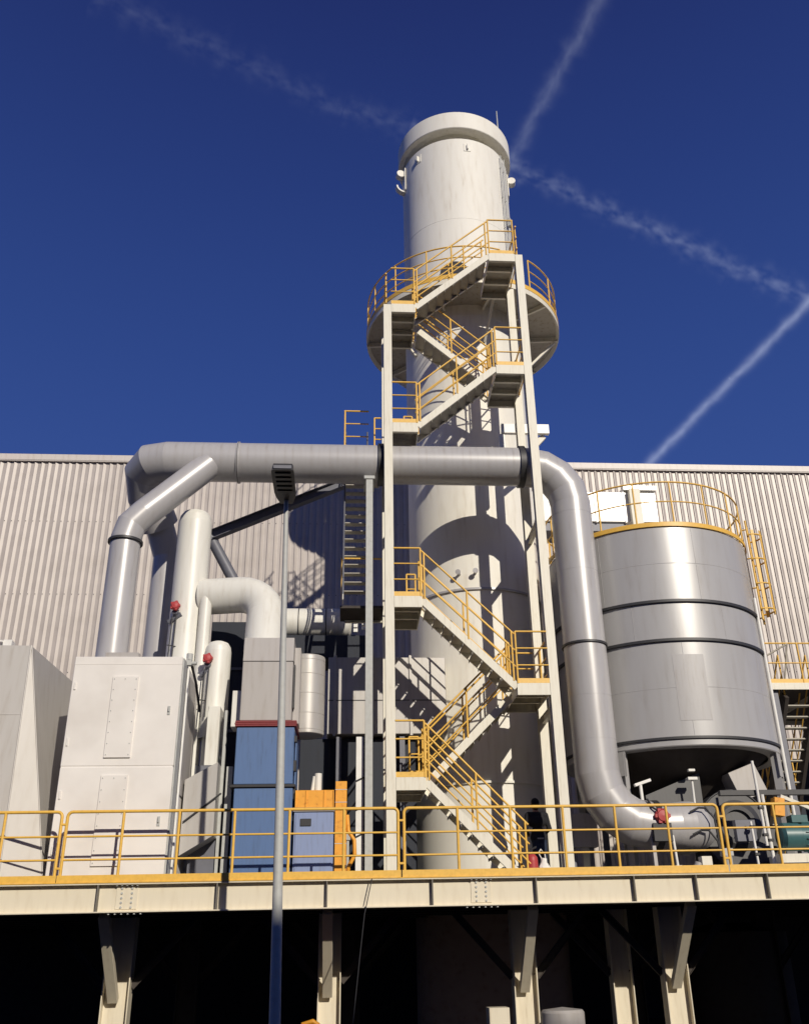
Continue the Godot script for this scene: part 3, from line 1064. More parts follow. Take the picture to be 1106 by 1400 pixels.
# ---------------------------------------------------------------- machines on the platform
func make_cabinet() -> void:
	var x0 := -4.965
	var x1 := -3.035
	var zf := -16.95
	var zb := -18.95
	var t := thing("white_cabinet", "tall off-white machine cabinet with two bolted cover plates behind the railing", "cabinet")
	var s := sur()
	span(s, Vector3(x0, 2.93, zb), Vector3(x1, 4.765, zf), 0.012)
	span(s, Vector3(x0, 4.778, zb), Vector3(x1, 6.745, zf), 0.012)
	span(s, Vector3(x0 + 0.01, 4.75, zb + 0.01), Vector3(x1 - 0.01, 4.8, zf - 0.008), 0.0)
	put("housing", s, M.cabinet, t)
	s = sur()
	span(s, Vector3(x0 + 0.03, DECK + 0.002, zb + 0.05), Vector3(x1 - 0.03, 2.928, zf - 0.03), 0.0)
	put("plinth", s, M.dark, t)
	for q in [[4.92, 6.37], [3.14, 4.62]]:
		s = sur()
		span(s, Vector3(-4.245, q[0], zf + 0.002), Vector3(-3.79, q[1], zf + 0.03), 0.003)
		var p := put("cover_plate", s, M.cabinet, t)
		s = sur()
		var pts := []
		for i in 8:
			var yy: float = lerpf(q[0] + 0.05, q[1] - 0.05, i / 7.0)
			pts.append(Vector3(-4.21, yy, zf + 0.03))
			pts.append(Vector3(-3.825, yy, zf + 0.03))
		pts.append(Vector3(-4.02, q[1] - 0.05, zf + 0.03))
		hexbolts(s, pts, Vector3.BACK, 0.011, 0.008)
		put("bolt_group", s, M.galv, p).set_meta("kind", "stuff")
	for q in [[-4.9, 5.2], [-4.9, 6.2], [-4.9, 3.4], [-4.9, 4.3]]:
		s = sur()
		box(s, Vector3(q[0], q[1], zf + 0.008), Vector3(0.035, 0.14, 0.02))
		put("hinge", s, M.cabinet, t)
	for q in [[-3.2, 5.75], [-3.2, 3.85]]:
		s = sur()
		box(s, Vector3(q[0], q[1], zf + 0.006), Vector3(0.05, 0.16, 0.012))
		box(s, Vector3(q[0], q[1] + 0.02, zf + 0.025), Vector3(0.022, 0.09, 0.03))
		put("latch", s, M.galv, t)
	s = sur()
	span(s, Vector3(x0 + 0.004, 6.60, zf + 0.001), Vector3(x1 - 0.004, 6.612, zf + 0.004), 0.0)
	put("sheet_lap", s, M.cabinet, t)
	# right-hand side: galvanised corner trim, side panel, conduit with a small valve block on top
	s = sur()
	span(s, Vector3(x1 + 0.002, 2.95, -17.28), Vector3(x1 + 0.03, 6.72, zf - 0.02), 0.003)
	put("corner_trim", s, M.galv, t)
	s = sur()
	span(s, Vector3(x1 + 0.002, 4.4, -18.6), Vector3(x1 + 0.02, 6.6, -17.34), 0.003)
	put("side_panel", s, M.hood, t)
	s = sur()
	tube(s, [Vector3(x1 + 0.06, 2.9, -17.3), Vector3(x1 + 0.06, 6.62, -17.3)], 0.022, 8)
	var cd := put("conduit", s, M.bright, t)
	s = sur()
	box(s, Vector3(x1 + 0.06, 6.74, -17.3), Vector3(0.1, 0.14, 0.1))
	tube(s, [Vector3(x1 - 0.02, 6.72, -17.3), Vector3(x1 + 0.2, 6.72, -17.3)], 0.035, 10)
	tube(s, [Vector3(x1 + 0.06, 6.78, -17.3), Vector3(x1 + 0.06, 6.9, -17.3)], 0.06, 12)
	put("valve_block", s, M.galv, cd)
	s = sur()
	tube(s, [Vector3(x1 + 0.1, 6.7, -17.35), Vector3(x1 + 0.16, 6.45, -17.6), Vector3(x1 + 0.2, 6.0, -18.1)], 0.025, 8, true, true)
	put("hose", s, M.dark, cd)
	s = sur()
	span(s, Vector3(-4.45, 6.748, -17.9), Vector3(-3.85, 6.84, -17.0), 0.004)
	span(s, Vector3(-5.12 + 0.02, 6.748, -18.94), Vector3(-4.36, 6.79, -18.16), 0.004)
	put("roof_plate", s, M.hood, t)
	# pale panel in the gap to the right, cut to its sunlit outline
	t = thing("side_enclosure", "pale grey upright enclosure in the gap between white cabinet and blue machine", "enclosure")
	s = sur()
	var fr := [Vector3(-2.98, 3.38, -17.95), Vector3(-2.4, 3.72, -17.95), Vector3(-2.4, 5.02, -17.95), Vector3(-2.98, 4.70, -17.95)]
	var bk := fr.map(func(p): return p - Vector3(0, 0, 0.5))
	face(s, fr, Vector3.BACK)
	face(s, bk, Vector3.FORWARD)
	for i in 4:
		var j := (i + 1) % 4
		face(s, [fr[i], fr[j], bk[j], bk[i]], (fr[i] + fr[j]) * 0.5 - Vector3(-2.69, 4.2, -17.95))
	put("slanted_panel", s, M.filter, t)
	s = sur()
	span(s, Vector3(-2.9, 2.86, -19.3), Vector3(-2.42, 5.05, -18.46), 0.006)
	put("body", s, M.strut, t)
	s = sur()
	span(s, Vector3(-2.74, 5.06, -19.2), Vector3(-2.5, 6.2, -18.5), 0.006)
	put("upper_box", s, M.white, t)
	s = sur()
	span(s, Vector3(-2.40, 2.86, -18.5), Vector3(-2.34, 6.1, -18.42), 0.004)
	span(s, Vector3(-2.28, 3.0, -18.36), Vector3(-2.16, 5.0, -18.3), 0.004)
	put("cable_tray", s, M.galv, t)
	s = sur()
	bar(s, Vector3(-2.95, 3.95, -17.92), Vector3(-2.3, 4.45, -17.92), 0.03, 0.03)
	put("brace", s, M.dark, t)


func make_hopper() -> void:
	var t := thing("dust_hopper", "big weathered grey hopper with slanted corner facet at the left edge", "hopper")
	var A := Vector3(-5.9, 7.06, -17.3)
	var B := Vector3(-5.72, 2.9, -17.0)
	var C := Vector3(-5.1, 2.9, -17.35)
	var Dv := Vector3(-5.42, 6.72, -19.0)
	var E := Vector3(-5.1, 2.9, -19.2)
	var F := Vector3(-9.0, 2.9, -17.05)
	var G := Vector3(-9.0, 7.1, -17.32)
	var H := Vector3(-9.0, 7.1, -19.2)
	var s := sur()
	face(s, [F, B, A, G], Vector3.BACK)
	put("front_panel", s, M.hopper, t)
	s = sur()
	face(s, [A, B, C], Vector3(0.5, 0, 1))
	put("corner_facet", s, M.hopper, t)
	s = sur()
	face(s, [A, C, E, Dv], Vector3.RIGHT)
	face(s, [G, A, Dv, H], Vector3.UP)
	face(s, [H, Dv, E, Vector3(-9.0, 2.9, -19.2)], Vector3.FORWARD)
	put("side_panel", s, M.hopper, t)
	s = sur()
	tube(s, [A + Vector3(0, 0, 0.004), B + Vector3(0, 0, 0.004)], 0.014, 6)
	tube(s, [A + Vector3(0.01, 0, 0), C + Vector3(0.01, 0, 0)], 0.012, 6)
	for y in [4.35, 5.75]:
		var k: float = (y - 2.9) / 4.18
		var zz: float = lerpf(-17.03, -17.31, k)
		tube(s, [Vector3(-9.0, y, zz), Vector3(lerpf(-5.72, -5.9, k), y, zz + 0.01)], 0.011, 6)
	put("weld_seam", s, M.hopper, t)
	s = sur()
	box(s, Vector3(-6.42, 7.14, -17.6), Vector3(0.16, 0.2, 0.2))
	box(s, Vector3(-6.72, 7.2, -17.6), Vector3(0.44, 0.04, 0.3))
	put("top_fitting", s, M.bright, t)
	s = sur()
	bar(s, Vector3(-5.06, 2.86, -17.55), Vector3(-5.06, 5.6, -17.55), 0.05, 0.12)
	put("edge_rail", s, M.dark, t)


func make_machines() -> void:
	# blue fan housing
	var t := thing("blue_machine", "tall blue machine housing under the grey hood behind the lamp post", "machine")
	var s := sur()
	span(s, Vector3(-2.09, 4.6, -19.1), Vector3(-1.01, 5.66, -17.9), 0.012)
	put("upper_housing", s, M.blue, t)
	s = sur()
	span(s, Vector3(-2.07, 3.02, -19.1), Vector3(-1.0, 4.54, -17.9), 0.012)
	put("lower_housing", s, M.blue, t)
	s = sur()
	span(s, Vector3(-2.15, 4.545, -19.12), Vector3(-0.96, 4.595, -17.86), 0.004)
	put("joint_flange", s, M.dark, t)
	for x in [-1.98, -1.1]:
		for z in [-18.0, -19.0]:
			s = sur()
			box(s, Vector3(x, 2.932, z), Vector3(0.12, 0.114, 0.12))
			put("foot", s, M.dark, t)
	s = sur()
	span(s, Vector3(-2.05, 2.99, -19.05), Vector3(-1.02, 3.018, -17.95), 0.0)
	put("base_plate", s, M.dark, t)
	for q in [[5.45, 0.12], [4.95, 0.2], [4.45, 0.22], [4.0, 0.1]]:
		s = sur()
		box(s, Vector3(-0.99, q[0], -18.05), Vector3(0.07, q[1], 0.12))
		put("side_latch", s, M.dark, t)
	s = sur()
	span(s, Vector3(-0.998, 3.2, -18.9), Vector3(-0.97, 5.5, -18.2), 0.004)
	put("side_door", s, M.blue, t)
	# red-brown flexible joint and hood
	t = thing("grey_hood", "grey sheet metal hood with red rubber joint on top of the blue machine", "hood")
	s = sur()
	for k in 3:
		span(s, Vector3(-2.12 - 0.01 * (k % 2), 5.663 + k * 0.037, -19.1), Vector3(-0.97 + 0.01 * (k % 2), 5.697 + k * 0.037, -17.86), 0.006)
	put("rubber_joint", s, M.redband, t)
	s = sur()
	span(s, Vector3(-2.05, 5.78, -19.1), Vector3(-1.08, 6.93, -17.9), 0.01)
	put("lower_shell", s, M.hood, t)
	s = sur()
	var a := [Vector3(-2.05, 6.945, -17.9), Vector3(-1.08, 6.945, -17.9), Vector3(-1.08, 7.45, -18.02), Vector3(-2.05, 7.45, -18.02)]
	var b := [Vector3(-2.05, 6.945, -19.1), Vector3(-1.08, 6.945, -19.1), Vector3(-1.08, 7.45, -19.1), Vector3(-2.05, 7.45, -19.1)]
	face(s, a, Vector3.BACK)
	face(s, b, Vector3.FORWARD)
	face(s, [a[1], a[2], b[2], b[1]], Vector3.RIGHT)
	face(s, [a[0], a[3], b[3], b[0]], Vector3.LEFT)
	face(s, [a[2], a[3], b[3], b[2]], Vector3.UP)
	face(s, [a[0], a[1], b[1], b[0]], Vector3.DOWN)
	put("upper_shell", s, M.hood, t)
	s = sur()
	span(s, Vector3(-2.06, 6.932, -19.0), Vector3(-1.07, 6.944, -17.92), 0.0)
	put("seam", s, M.seam, t)
	s = sur()
	span(s, Vector3(-1.075, 5.78, -18.9), Vector3(-0.95, 7.3, -18.2), 0.006)
	put("side_box", s, M.hood, t)
	s = sur()
	span(s, Vector3(-2.24, 5.72, -18.6), Vector3(-2.06, 6.42, -18.15), 0.006)
	put("left_box", s, M.white, t)
	s = sur()
	span(s, Vector3(-1.07, 6.05, -18.16), Vector3(-1.04, 6.9, -18.02), 0.0)
	put("slot", s, M.seam, t)
	# small control cabinet with yellow top
	t = thing("control_cabinet", "small pale blue control cabinet with dark window and yellow top box", "cabinet")
	s = sur()
	span(s, Vector3(-0.96, 3.02, -18.5), Vector3(-0.24, 4.10, -17.9), 0.008)
	put("housing", s, M.pale_blue, t)
	s = sur()
	span(s, Vector3(-0.93, 3.05, -17.898), Vector3(-0.27, 4.07, -17.886), 0.003)
	var door := put("door", s, M.pale_blue, t)
	s = sur()
	span(s, Vector3(-0.845, 3.85, -17.886), Vector3(-0.645, 3.98, -17.868), 0.006)
	put("window", s, M.dark, door)
	for x in [-0.85, -0.35]:
		s = sur()
		box(s, Vector3(x, 2.935, -18.2), Vector3(0.1, 0.16, 0.5))
		put("foot", s, M.dark, t)
	s = sur()
	span(s, Vector3(-0.98, 4.103, -18.52), Vector3(-0.22, 4.175, -17.87), 0.004)
	put("cover_rim", s, M.hood, t)
	s = sur()
	span(s, Vector3(-0.95, 4.178, -18.45), Vector3(-0.24, 4.49, -17.92), 0.008)
	for x in [-0.94, -0.75, -0.42, -0.25]:
		span(s, Vector3(x - 0.01, 4.18, -17.918), Vector3(x + 0.01, 4.485, -17.9), 0.002)
	put("yellow_box", s, M.orange, t)
	s = sur()
	tube(s, [Vector3(-0.55, 4.49, -18.3), Vector3(-0.55, 4.85, -18.3)], 0.07, 14)
	tube(s, [Vector3(-0.66, 4.49, -18.3), Vector3(-0.62, 4.8, -18.3)], 0.035, 10)
	put("cable_gland", s, M.white, t)
	t = thing("yellow_column", "narrow orange-yellow upright box right of the small blue cabinet", "post", Vector3(-0.11, DECK, -17.95))
	s = sur()
	span(s, Vector3(-0.105, 0.003, -0.2), Vector3(0.105, 1.42, 0.0), 0.004)
	span(s, Vector3(-0.105, 1.428, -0.2), Vector3(0.105, 1.80, 0.0), 0.004)
	put("box", s, M.orange, t)
	for y in [0.7, 1.424, 1.65]:
		s = sur()
		span(s, Vector3(-0.11, y - 0.006, -0.19), Vector3(0.11, y + 0.006, 0.004), 0.0)
		put("strap", s, M.hopper, t)
	s = sur()
	tube(s, [Vector3(0.13, 0.0, -0.05), Vector3(0.15, 0.3, 0.0), Vector3(0.26, 0.5, 0.02), Vector3(0.25, 0.75, 0.0), Vector3(0.14, 0.92, -0.04), Vector3(0.12, 1.2, -0.06)], 0.035, 8, true, true)
	put("hose_bundle", s, M.orange, t)
	# round upright filter casing and the box duct to the stack
	t = thing("filter_cylinder", "upright grey cylinder casing right of the grey hood", "filter", Vector3(-0.85, 0, -18.95))
	s = sur()
	lathe(s, Vector3.ZERO, [[0.0, 5.7], [0.36, 5.7], [0.37, 5.71], [0.37, 7.28], [0.36, 7.3], [0.0, 7.32]], 40)
	put("casing", s, M.filter, t)
	for y in [5.78, 6.1, 6.5, 6.9, 7.2]:
		s = sur()
		lathe(s, Vector3.ZERO, [[0.368, y - 0.008], [0.375, y], [0.368, y + 0.008]], 40)
		put("seam", s, M.filter, t)
	t = thing("box_duct", "grey rectangular duct running behind the stair tower into the stack", "duct")
	s = sur()
	span(s, Vector3(-0.46, 6.12, -22.2), Vector3(2.2, 7.86, -20.75), 0.01)
	put("casing", s, M.filter, t)
	for x in [-0.3, 0.55, 1.4]:
		s = sur()
		span(s, Vector3(x - 0.03, 6.08, -22.24), Vector3(x + 0.03, 7.9, -20.71), 0.003)
		put("frame", s, M.filter, t)
	s = sur()
	span(s, Vector3(-0.44, 6.86, -20.748), Vector3(2.1, 6.88, -20.742), 0.0)
	put("seam", s, M.seam, t)
	for x in [-0.2, 1.2]:
		s = sur()
		span(s, Vector3(x - 0.06, DECK + 0.002, -20.95), Vector3(x + 0.06, 6.08, -20.83), 0.003)
		put("leg", s, M.strut, t)
	# round drum above it and a flat duct below the drum
	t = thing("shade_block", "added blue-black block standing in for the shade below the rectangular duct", "housing")
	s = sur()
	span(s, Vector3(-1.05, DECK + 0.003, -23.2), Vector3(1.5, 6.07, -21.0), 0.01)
	put("casing", s, M.shade_case, t)  # added block, dark in place of the shaded recess below the duct
	for x in [-0.4, 0.4, 1.1]:
		s = sur()
		span(s, Vector3(x - 0.015, DECK + 0.05, -20.998), Vector3(x + 0.015, 6.0, -20.98), 0.0)
		put("panel_joint", s, M.dark, t)
	t = thing("shade_backdrop", "added tall dark box standing in for shade between the white vessels and the grey hood", "duct")
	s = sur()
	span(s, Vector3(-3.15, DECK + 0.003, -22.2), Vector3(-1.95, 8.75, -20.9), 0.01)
	put("casing", s, M.shade_case, t)  # added box whose dark colour stands for a shaded gap
	for y in [4.5, 6.2, 7.6]:
		s = sur()
		span(s, Vector3(-3.19, y, -22.24), Vector3(-1.91, y + 0.06, -20.86), 0.002)
		put("flange", s, M.strut, t)
	t = thing("round_drum", "white horizontal drum with rounded end under the shadowed hall wall", "tank", Vector3(0, 8.95, -21.6))
	s = sur()
	lathe(s, Vector3(-1.9, 0, 0), [[0.0, 0.0], [0.36, 0.0], [0.36, 1.8], [0.33, 1.9], [0.26, 1.95], [0.0, 1.97]], 36, 0.0, TAU, Basis(Vector3.DOWN, Vector3.RIGHT, Vector3.BACK))
	put("shell", s, M.white, t)
	for x in [-1.2, -0.55]:
		s = sur()
		ring(s, Vector3(x, 0, 0), Vector3.RIGHT, 0.36, 0.02, 0.012)
		put("hoop", s, M.seam, t)
	t = thing("flat_duct", "flat duct lying below the white drum, coloured dark for its shade", "duct")
	s = sur()
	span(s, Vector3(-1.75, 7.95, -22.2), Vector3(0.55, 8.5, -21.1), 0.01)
	put("casing", s, M.shade_case, t)  # shade on this grey duct is put into its colour
	for x in [-1.6, 0.4]:
		s = sur()
		span(s, Vector3(x - 0.05, DECK + 0.002, -21.7), Vector3(x + 0.05, 7.948, -21.6), 0.002)
		put("leg", s, M.strut, t)
	s = sur()
	for k in 6:
		box(s, Vector3(0.15 + (k % 2) * 0.2, 8.6 + k * 0.05, -21.0 + 0.02 * k), Vector3(0.1, 0.12, 0.05))
	put("terminal_box", s, M.bright, t)


func make_white_pipes() -> void:
	var t := thing("white_vessel", "big white upright pipe with domed top and elbow behind the cabinet", "pipe", Vector3(-3.5, 0, -19.6))
	var s := sur()
	lathe(s, Vector3.ZERO, [[0.375, DECK], [0.375, 8.0], [0.37, 8.01], [0.37, 10.62], [0.345, 10.78], [0.28, 10.88], [0.16, 10.94], [0.0, 10.96]], 40)
	put("shell", s, M.white, t)
	s = sur()
	var P := [Vector3(0.3, 8.86, 0.05)] + bend(Vector3(1.72, 8.86, 0.3), Vector3(0.985, 0, 0.17).normalized(), Vector3(0.0, -0.96, 0.28).normalized(), 0.62, 6)
	P.append(Vector3(1.74, 7.4, 0.85))
	tube(s, P, 0.39, 36, true)
	put("elbow", s, M.white, t)
	s = sur()
	tube(s, [Vector3(0.43, 8.9, 0.32), Vector3(0.43, 6.4, 0.32)], 0.13, 18)
	tube(s, [Vector3(0.43, 6.4, 0.32), Vector3(0.43, DECK, 0.32)], 0.11, 18)
	put("drop_pipe", s, M.white, t)
	valve(t, Vector3(-0.18, 8.5, 0.48))
	t = thing("small_vessel", "short white round-topped vessel with red valve beside the grey hood", "tank", Vector3(-2.72, 0, -19.2))
	s = sur()
	lathe(s, Vector3.ZERO, [[0.27, 5.7], [0.27, 7.5], [0.255, 7.6], [0.2, 7.69], [0.11, 7.73], [0.0, 7.74]], 32)
	put("shell", s, M.white, t)
	s = sur()
	tube(s, [Vector3(0, 5.72, 0), Vector3(0, DECK, 0)], 0.2, 18)
	put("leg", s, M.white, t)
	valve(t, Vector3(-0.16, 7.28, 0.32))


func valve(t: Node3D, p: Vector3) -> void:
	var s := sur()
	lathe(s, p, [[0.0, -0.07], [0.07, -0.07], [0.095, -0.03], [0.095, 0.04], [0.065, 0.08], [0.0, 0.09]], 16, 0.0, TAU, Basis(Vector3.RIGHT, PI / 2))
	for k in 5:
		var a := TAU * k / 5
		box(s, p + Vector3(cos(a) * 0.082, sin(a) * 0.082, 0.02), Vector3(0.05, 0.05, 0.085))
	var v := put("valve_actuator", s, M.red, t)
	s = sur()
	tube(s, [p + Vector3(0, -0.1, -0.05), p + Vector3(0.02, -0.2, -0.25)], 0.07, 12)
	tube(s, [p + Vector3(-0.15, -0.3, -0.2), p + Vector3(0.12, -0.14, -0.12)], 0.055, 12)
	put("valve_neck", s, M.strut, v)
	s = sur()
	tube(s, [p + Vector3(-0.05, -0.2, -0.05), p + Vector3(-0.06, -1.2, -0.02)], 0.014, 6)
	tube(s, [p + Vector3(0.03, -0.2, -0.05), p + Vector3(0.02, -1.2, -0.02)], 0.014, 6)
	tube(s, [p + Vector3(-0.1, -0.85, -0.03), p + Vector3(0.16, -0.85, -0.2)], 0.012, 6)
	put("impulse_line", s, M.seam, v)


func make_silo() -> void:
	var c := Vector3(7.32, 0, -21.2)
	var R := 2.4
	var t := thing("grey_silo", "large glossy grey silo with two dark bands and yellow railing on top", "silo", c)
	var cuts := [5.62, 7.68, 8.56, 10.33]
	for i in 3:
		var s := sur()
		lathe(s, Vector3.ZERO, [[R, cuts[i] + 0.003], [R, cuts[i + 1] - 0.003]], 96)
		put("shell_ring", s, M.silo, t)
	for q in [[5.65, 7.65, [-0.9, -0.1, 0.75]], [7.72, 8.53, [-0.5, 0.35, 1.1]], [8.6, 10.3, [-0.75, 0.15, 0.95]]]:
		for a in q[2]:
			var sv := sur()
			var d := Vector3(sin(a), 0, cos(a)) * (R + 0.001)
			tube(sv, [d + Vector3(0, q[0], 0), d + Vector3(0, q[1], 0)], 0.0035, 6)
			put("weld_seam", sv, M.silo, t)
	for y in [6.65, 9.45]:
		var sv := sur()
		lathe(sv, Vector3.ZERO, [[R - 0.002, y - 0.01], [R + 0.004, y], [R - 0.002, y + 0.01]], 96)
		put("weld_seam", sv, M.silo, t)
	for y in [7.68, 8.56]:
		var s := sur()
		lathe(s, Vector3.ZERO, [[R - 0.01, y - 0.03], [R + 0.055, y - 0.03], [R + 0.055, y + 0.03], [R - 0.01, y + 0.034]], 96)
		put("band", s, M.seam, t)
	var s2 := sur()
	lathe(s2, Vector3.ZERO, [[R - 0.01, 5.58], [R + 0.035, 5.58], [R + 0.035, 5.63], [R - 0.01, 5.635]], 96)
	put("base_band", s2, M.seam, t)
	s2 = sur()
	lathe(s2, Vector3.ZERO, [[R - 0.3, 5.44], [R - 0.02, 5.44], [R - 0.005, 5.46], [R - 0.005, 5.578]], 96)
	put("skirt", s2, M.silo, t)
	s2 = sur()
	lathe(s2, Vector3.ZERO, [[R - 0.02, 10.33], [R - 0.02, 10.36], [1.2, 10.62], [0.0, 10.75]], 72)
	put("roof", s2, M.silo, t)
	s2 = sur()
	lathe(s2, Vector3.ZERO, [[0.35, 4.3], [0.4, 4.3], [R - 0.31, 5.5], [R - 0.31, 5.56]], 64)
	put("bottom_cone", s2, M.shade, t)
	for a in [-0.78, 0.92, 2.3, -2.3]:
		s2 = sur()
		var d := Vector3(sin(a), 0, cos(a))
		var q := Basis(Vector3.UP, a)
		box(s2, d * (R - 0.1) + Vector3(0, 4.14, 0), Vector3(0.2, 2.58, 0.012), q, 0.0)
		box(s2, d * (R - 0.1) + Vector3(0, 4.14, 0) + q.x * 0.1, Vector3(0.012, 2.58, 0.16), q, 0.001)
		box(s2, d * (R - 0.1) + Vector3(0, 4.14, 0) - q.x * 0.1, Vector3(0.012, 2.58, 0.16), q, 0.001)
		box(s2, d * (R - 0.1) + Vector3(0, DECK + 0.013, 0), Vector3(0.34, 0.02, 0.34), q)
		var leg := put("leg", s2, M.silo, t)
		s2 = sur()
		box(s2, d * (R - 0.03) + Vector3(0, 5.2, 0), Vector3(0.3, 0.5, 0.014), q, 0.001)
		put("gusset", s2, M.silo, leg)
	s2 = sur()
	lathe(s2, Vector3.ZERO, [[R + 0.002, 5.95], [R + 0.004, 5.955], [R + 0.004, 7.35], [R + 0.002, 7.355]], 10, -0.2, 0.08)
	put("worn_patch", s2, M.worn, t)
	# roof railing
	var ry := 10.37
	s2 = sur()
	lathe(s2, Vector3.ZERO, [[R + 0.01, ry - 0.03], [R + 0.04, ry - 0.03], [R + 0.04, ry + 0.07], [R + 0.03, ry + 0.08], [R + 0.01, ry + 0.07], [R + 0.01, ry - 0.03]], 96)
	put("toe_rim", s2, M.yellow, t)
	var pts := arc(Vector3.ZERO, R, ry, 0.0, TAU, 72)
	var posts := []
	for i in 18:
		posts.append(pts[i * 4])
	rail_run(t, pts, posts, {"toe": 0.0, "called": "roof_handrail", "heights": [1.1, 0.6]})
	# caged ladder at the right
	var a5 := 1.1
	var q5 := Basis(Vector3.UP, a5)
	var d5 := Vector3(sin(a5), 0, cos(a5))
	var o5 := d5 * (R + 0.13)
	s2 = sur()
	for k in [-0.2, 0.2]:
		tube(s2, [o5 + q5.x * k + Vector3(0, 8.5, 0), o5 + q5.x * k + Vector3(0, 11.0, 0)], 0.024, 8)
	var lad := put("ladder", s2, M.yellow, t)
	for i in 9:
		s2 = sur()
		tube(s2, [o5 - q5.x * 0.2 + Vector3(0, 8.6 + i * 0.28, 0), o5 + q5.x * 0.2 + Vector3(0, 8.6 + i * 0.28, 0)], 0.014, 6)
		put("rung", s2, M.yellow, lad)
	for i in 4:
		s2 = sur()
		var hoop := []
		for k in 9:
			var ang: float = PI * k / 8.0
			hoop.append(o5 + q5.x * (-0.27 * cos(ang)) + d5 * (0.3 * sin(ang)) + Vector3(0, 8.75 + i * 0.62, 0))
		tube(s2, hoop, 0.022, 6, true, true)
		put("cage_hoop", s2, M.yellow, lad)
	for k in [1, 3, 5, 7]:
		s2 = sur()
		var ang: float = PI * k / 8.0
		var p: Vector3 = o5 + q5.x * (-0.27 * cos(ang)) + d5 * (0.3 * sin(ang))
		box(s2, p + Vector3(0, 9.7, 0), Vector3(0.075, 2.05, 0.02), Basis(Vector3.UP, a5 + ang - PI / 2))
		put("cage_strap", s2, M.yellow, lad)
	s2 = sur()
	for k in 4:
		var pa := d5 * (R + 0.02) + Vector3(0, 8.6 + k * 0.75, 0)
		tube(s2, [pa, pa + d5 * 0.11], 0.018, 6)
	put("ladder_bracket", s2, M.yellow, lad)
	s2 = sur()
	tube(s2, [d5 * (R + 0.03) + q5.x * -0.32 + Vector3(0, 4.0, 0), d5 * (R + 0.03) + q5.x * -0.32 + Vector3(0, 9.0, 0)], 0.035, 8)
	put("drain_pipe", s2, M.bright, t)


func make_white_duct() -> void:
	var t := thing("white_box_duct", "bright white rectangular duct above the silo roof, ending at a cream post", "duct")
	var s := sur()
	span(s, Vector3(4.55, 12.12, -23.4), Vector3(8.3, 13.0, -22.4), 0.01)
	put("casing", s, M.bright, t)
	for x in [5.4, 6.6, 7.4]:
		s = sur()
		span(s, Vector3(x - 0.025, 12.09, -23.43), Vector3(x + 0.025, 13.03, -22.372), 0.002)
		put("flange", s, M.bright, t)
	s = sur()
	span(s, Vector3(7.4, 13.035, -23.45), Vector3(8.32, 13.16, -22.3), 0.006)
	put("end_cap", s, M.bright, t)
	s = sur()
	span(s, Vector3(7.52, 10.72, -22.36), Vector3(7.82, 13.03, -22.2), 0.004)
	put("post", s, M.cream, t)
	s = sur()
	span(s, Vector3(4.5, 11.86, -23.3), Vector3(7.4, 12.085, -22.46), 0.004)
	put("carrier_beam", s, M.strut, t)
	for x in [5.0, 6.3]:
		s = sur()
		span(s, Vector3(x, DECK + 0.002, -23.95), Vector3(x + 0.14, 11.855, -23.85), 0.002)
		span(s, Vector3(x, 11.7, -23.848), Vector3(x + 0.14, 11.855, -23.0), 0.002)
		put("leg", s, M.strut, t)


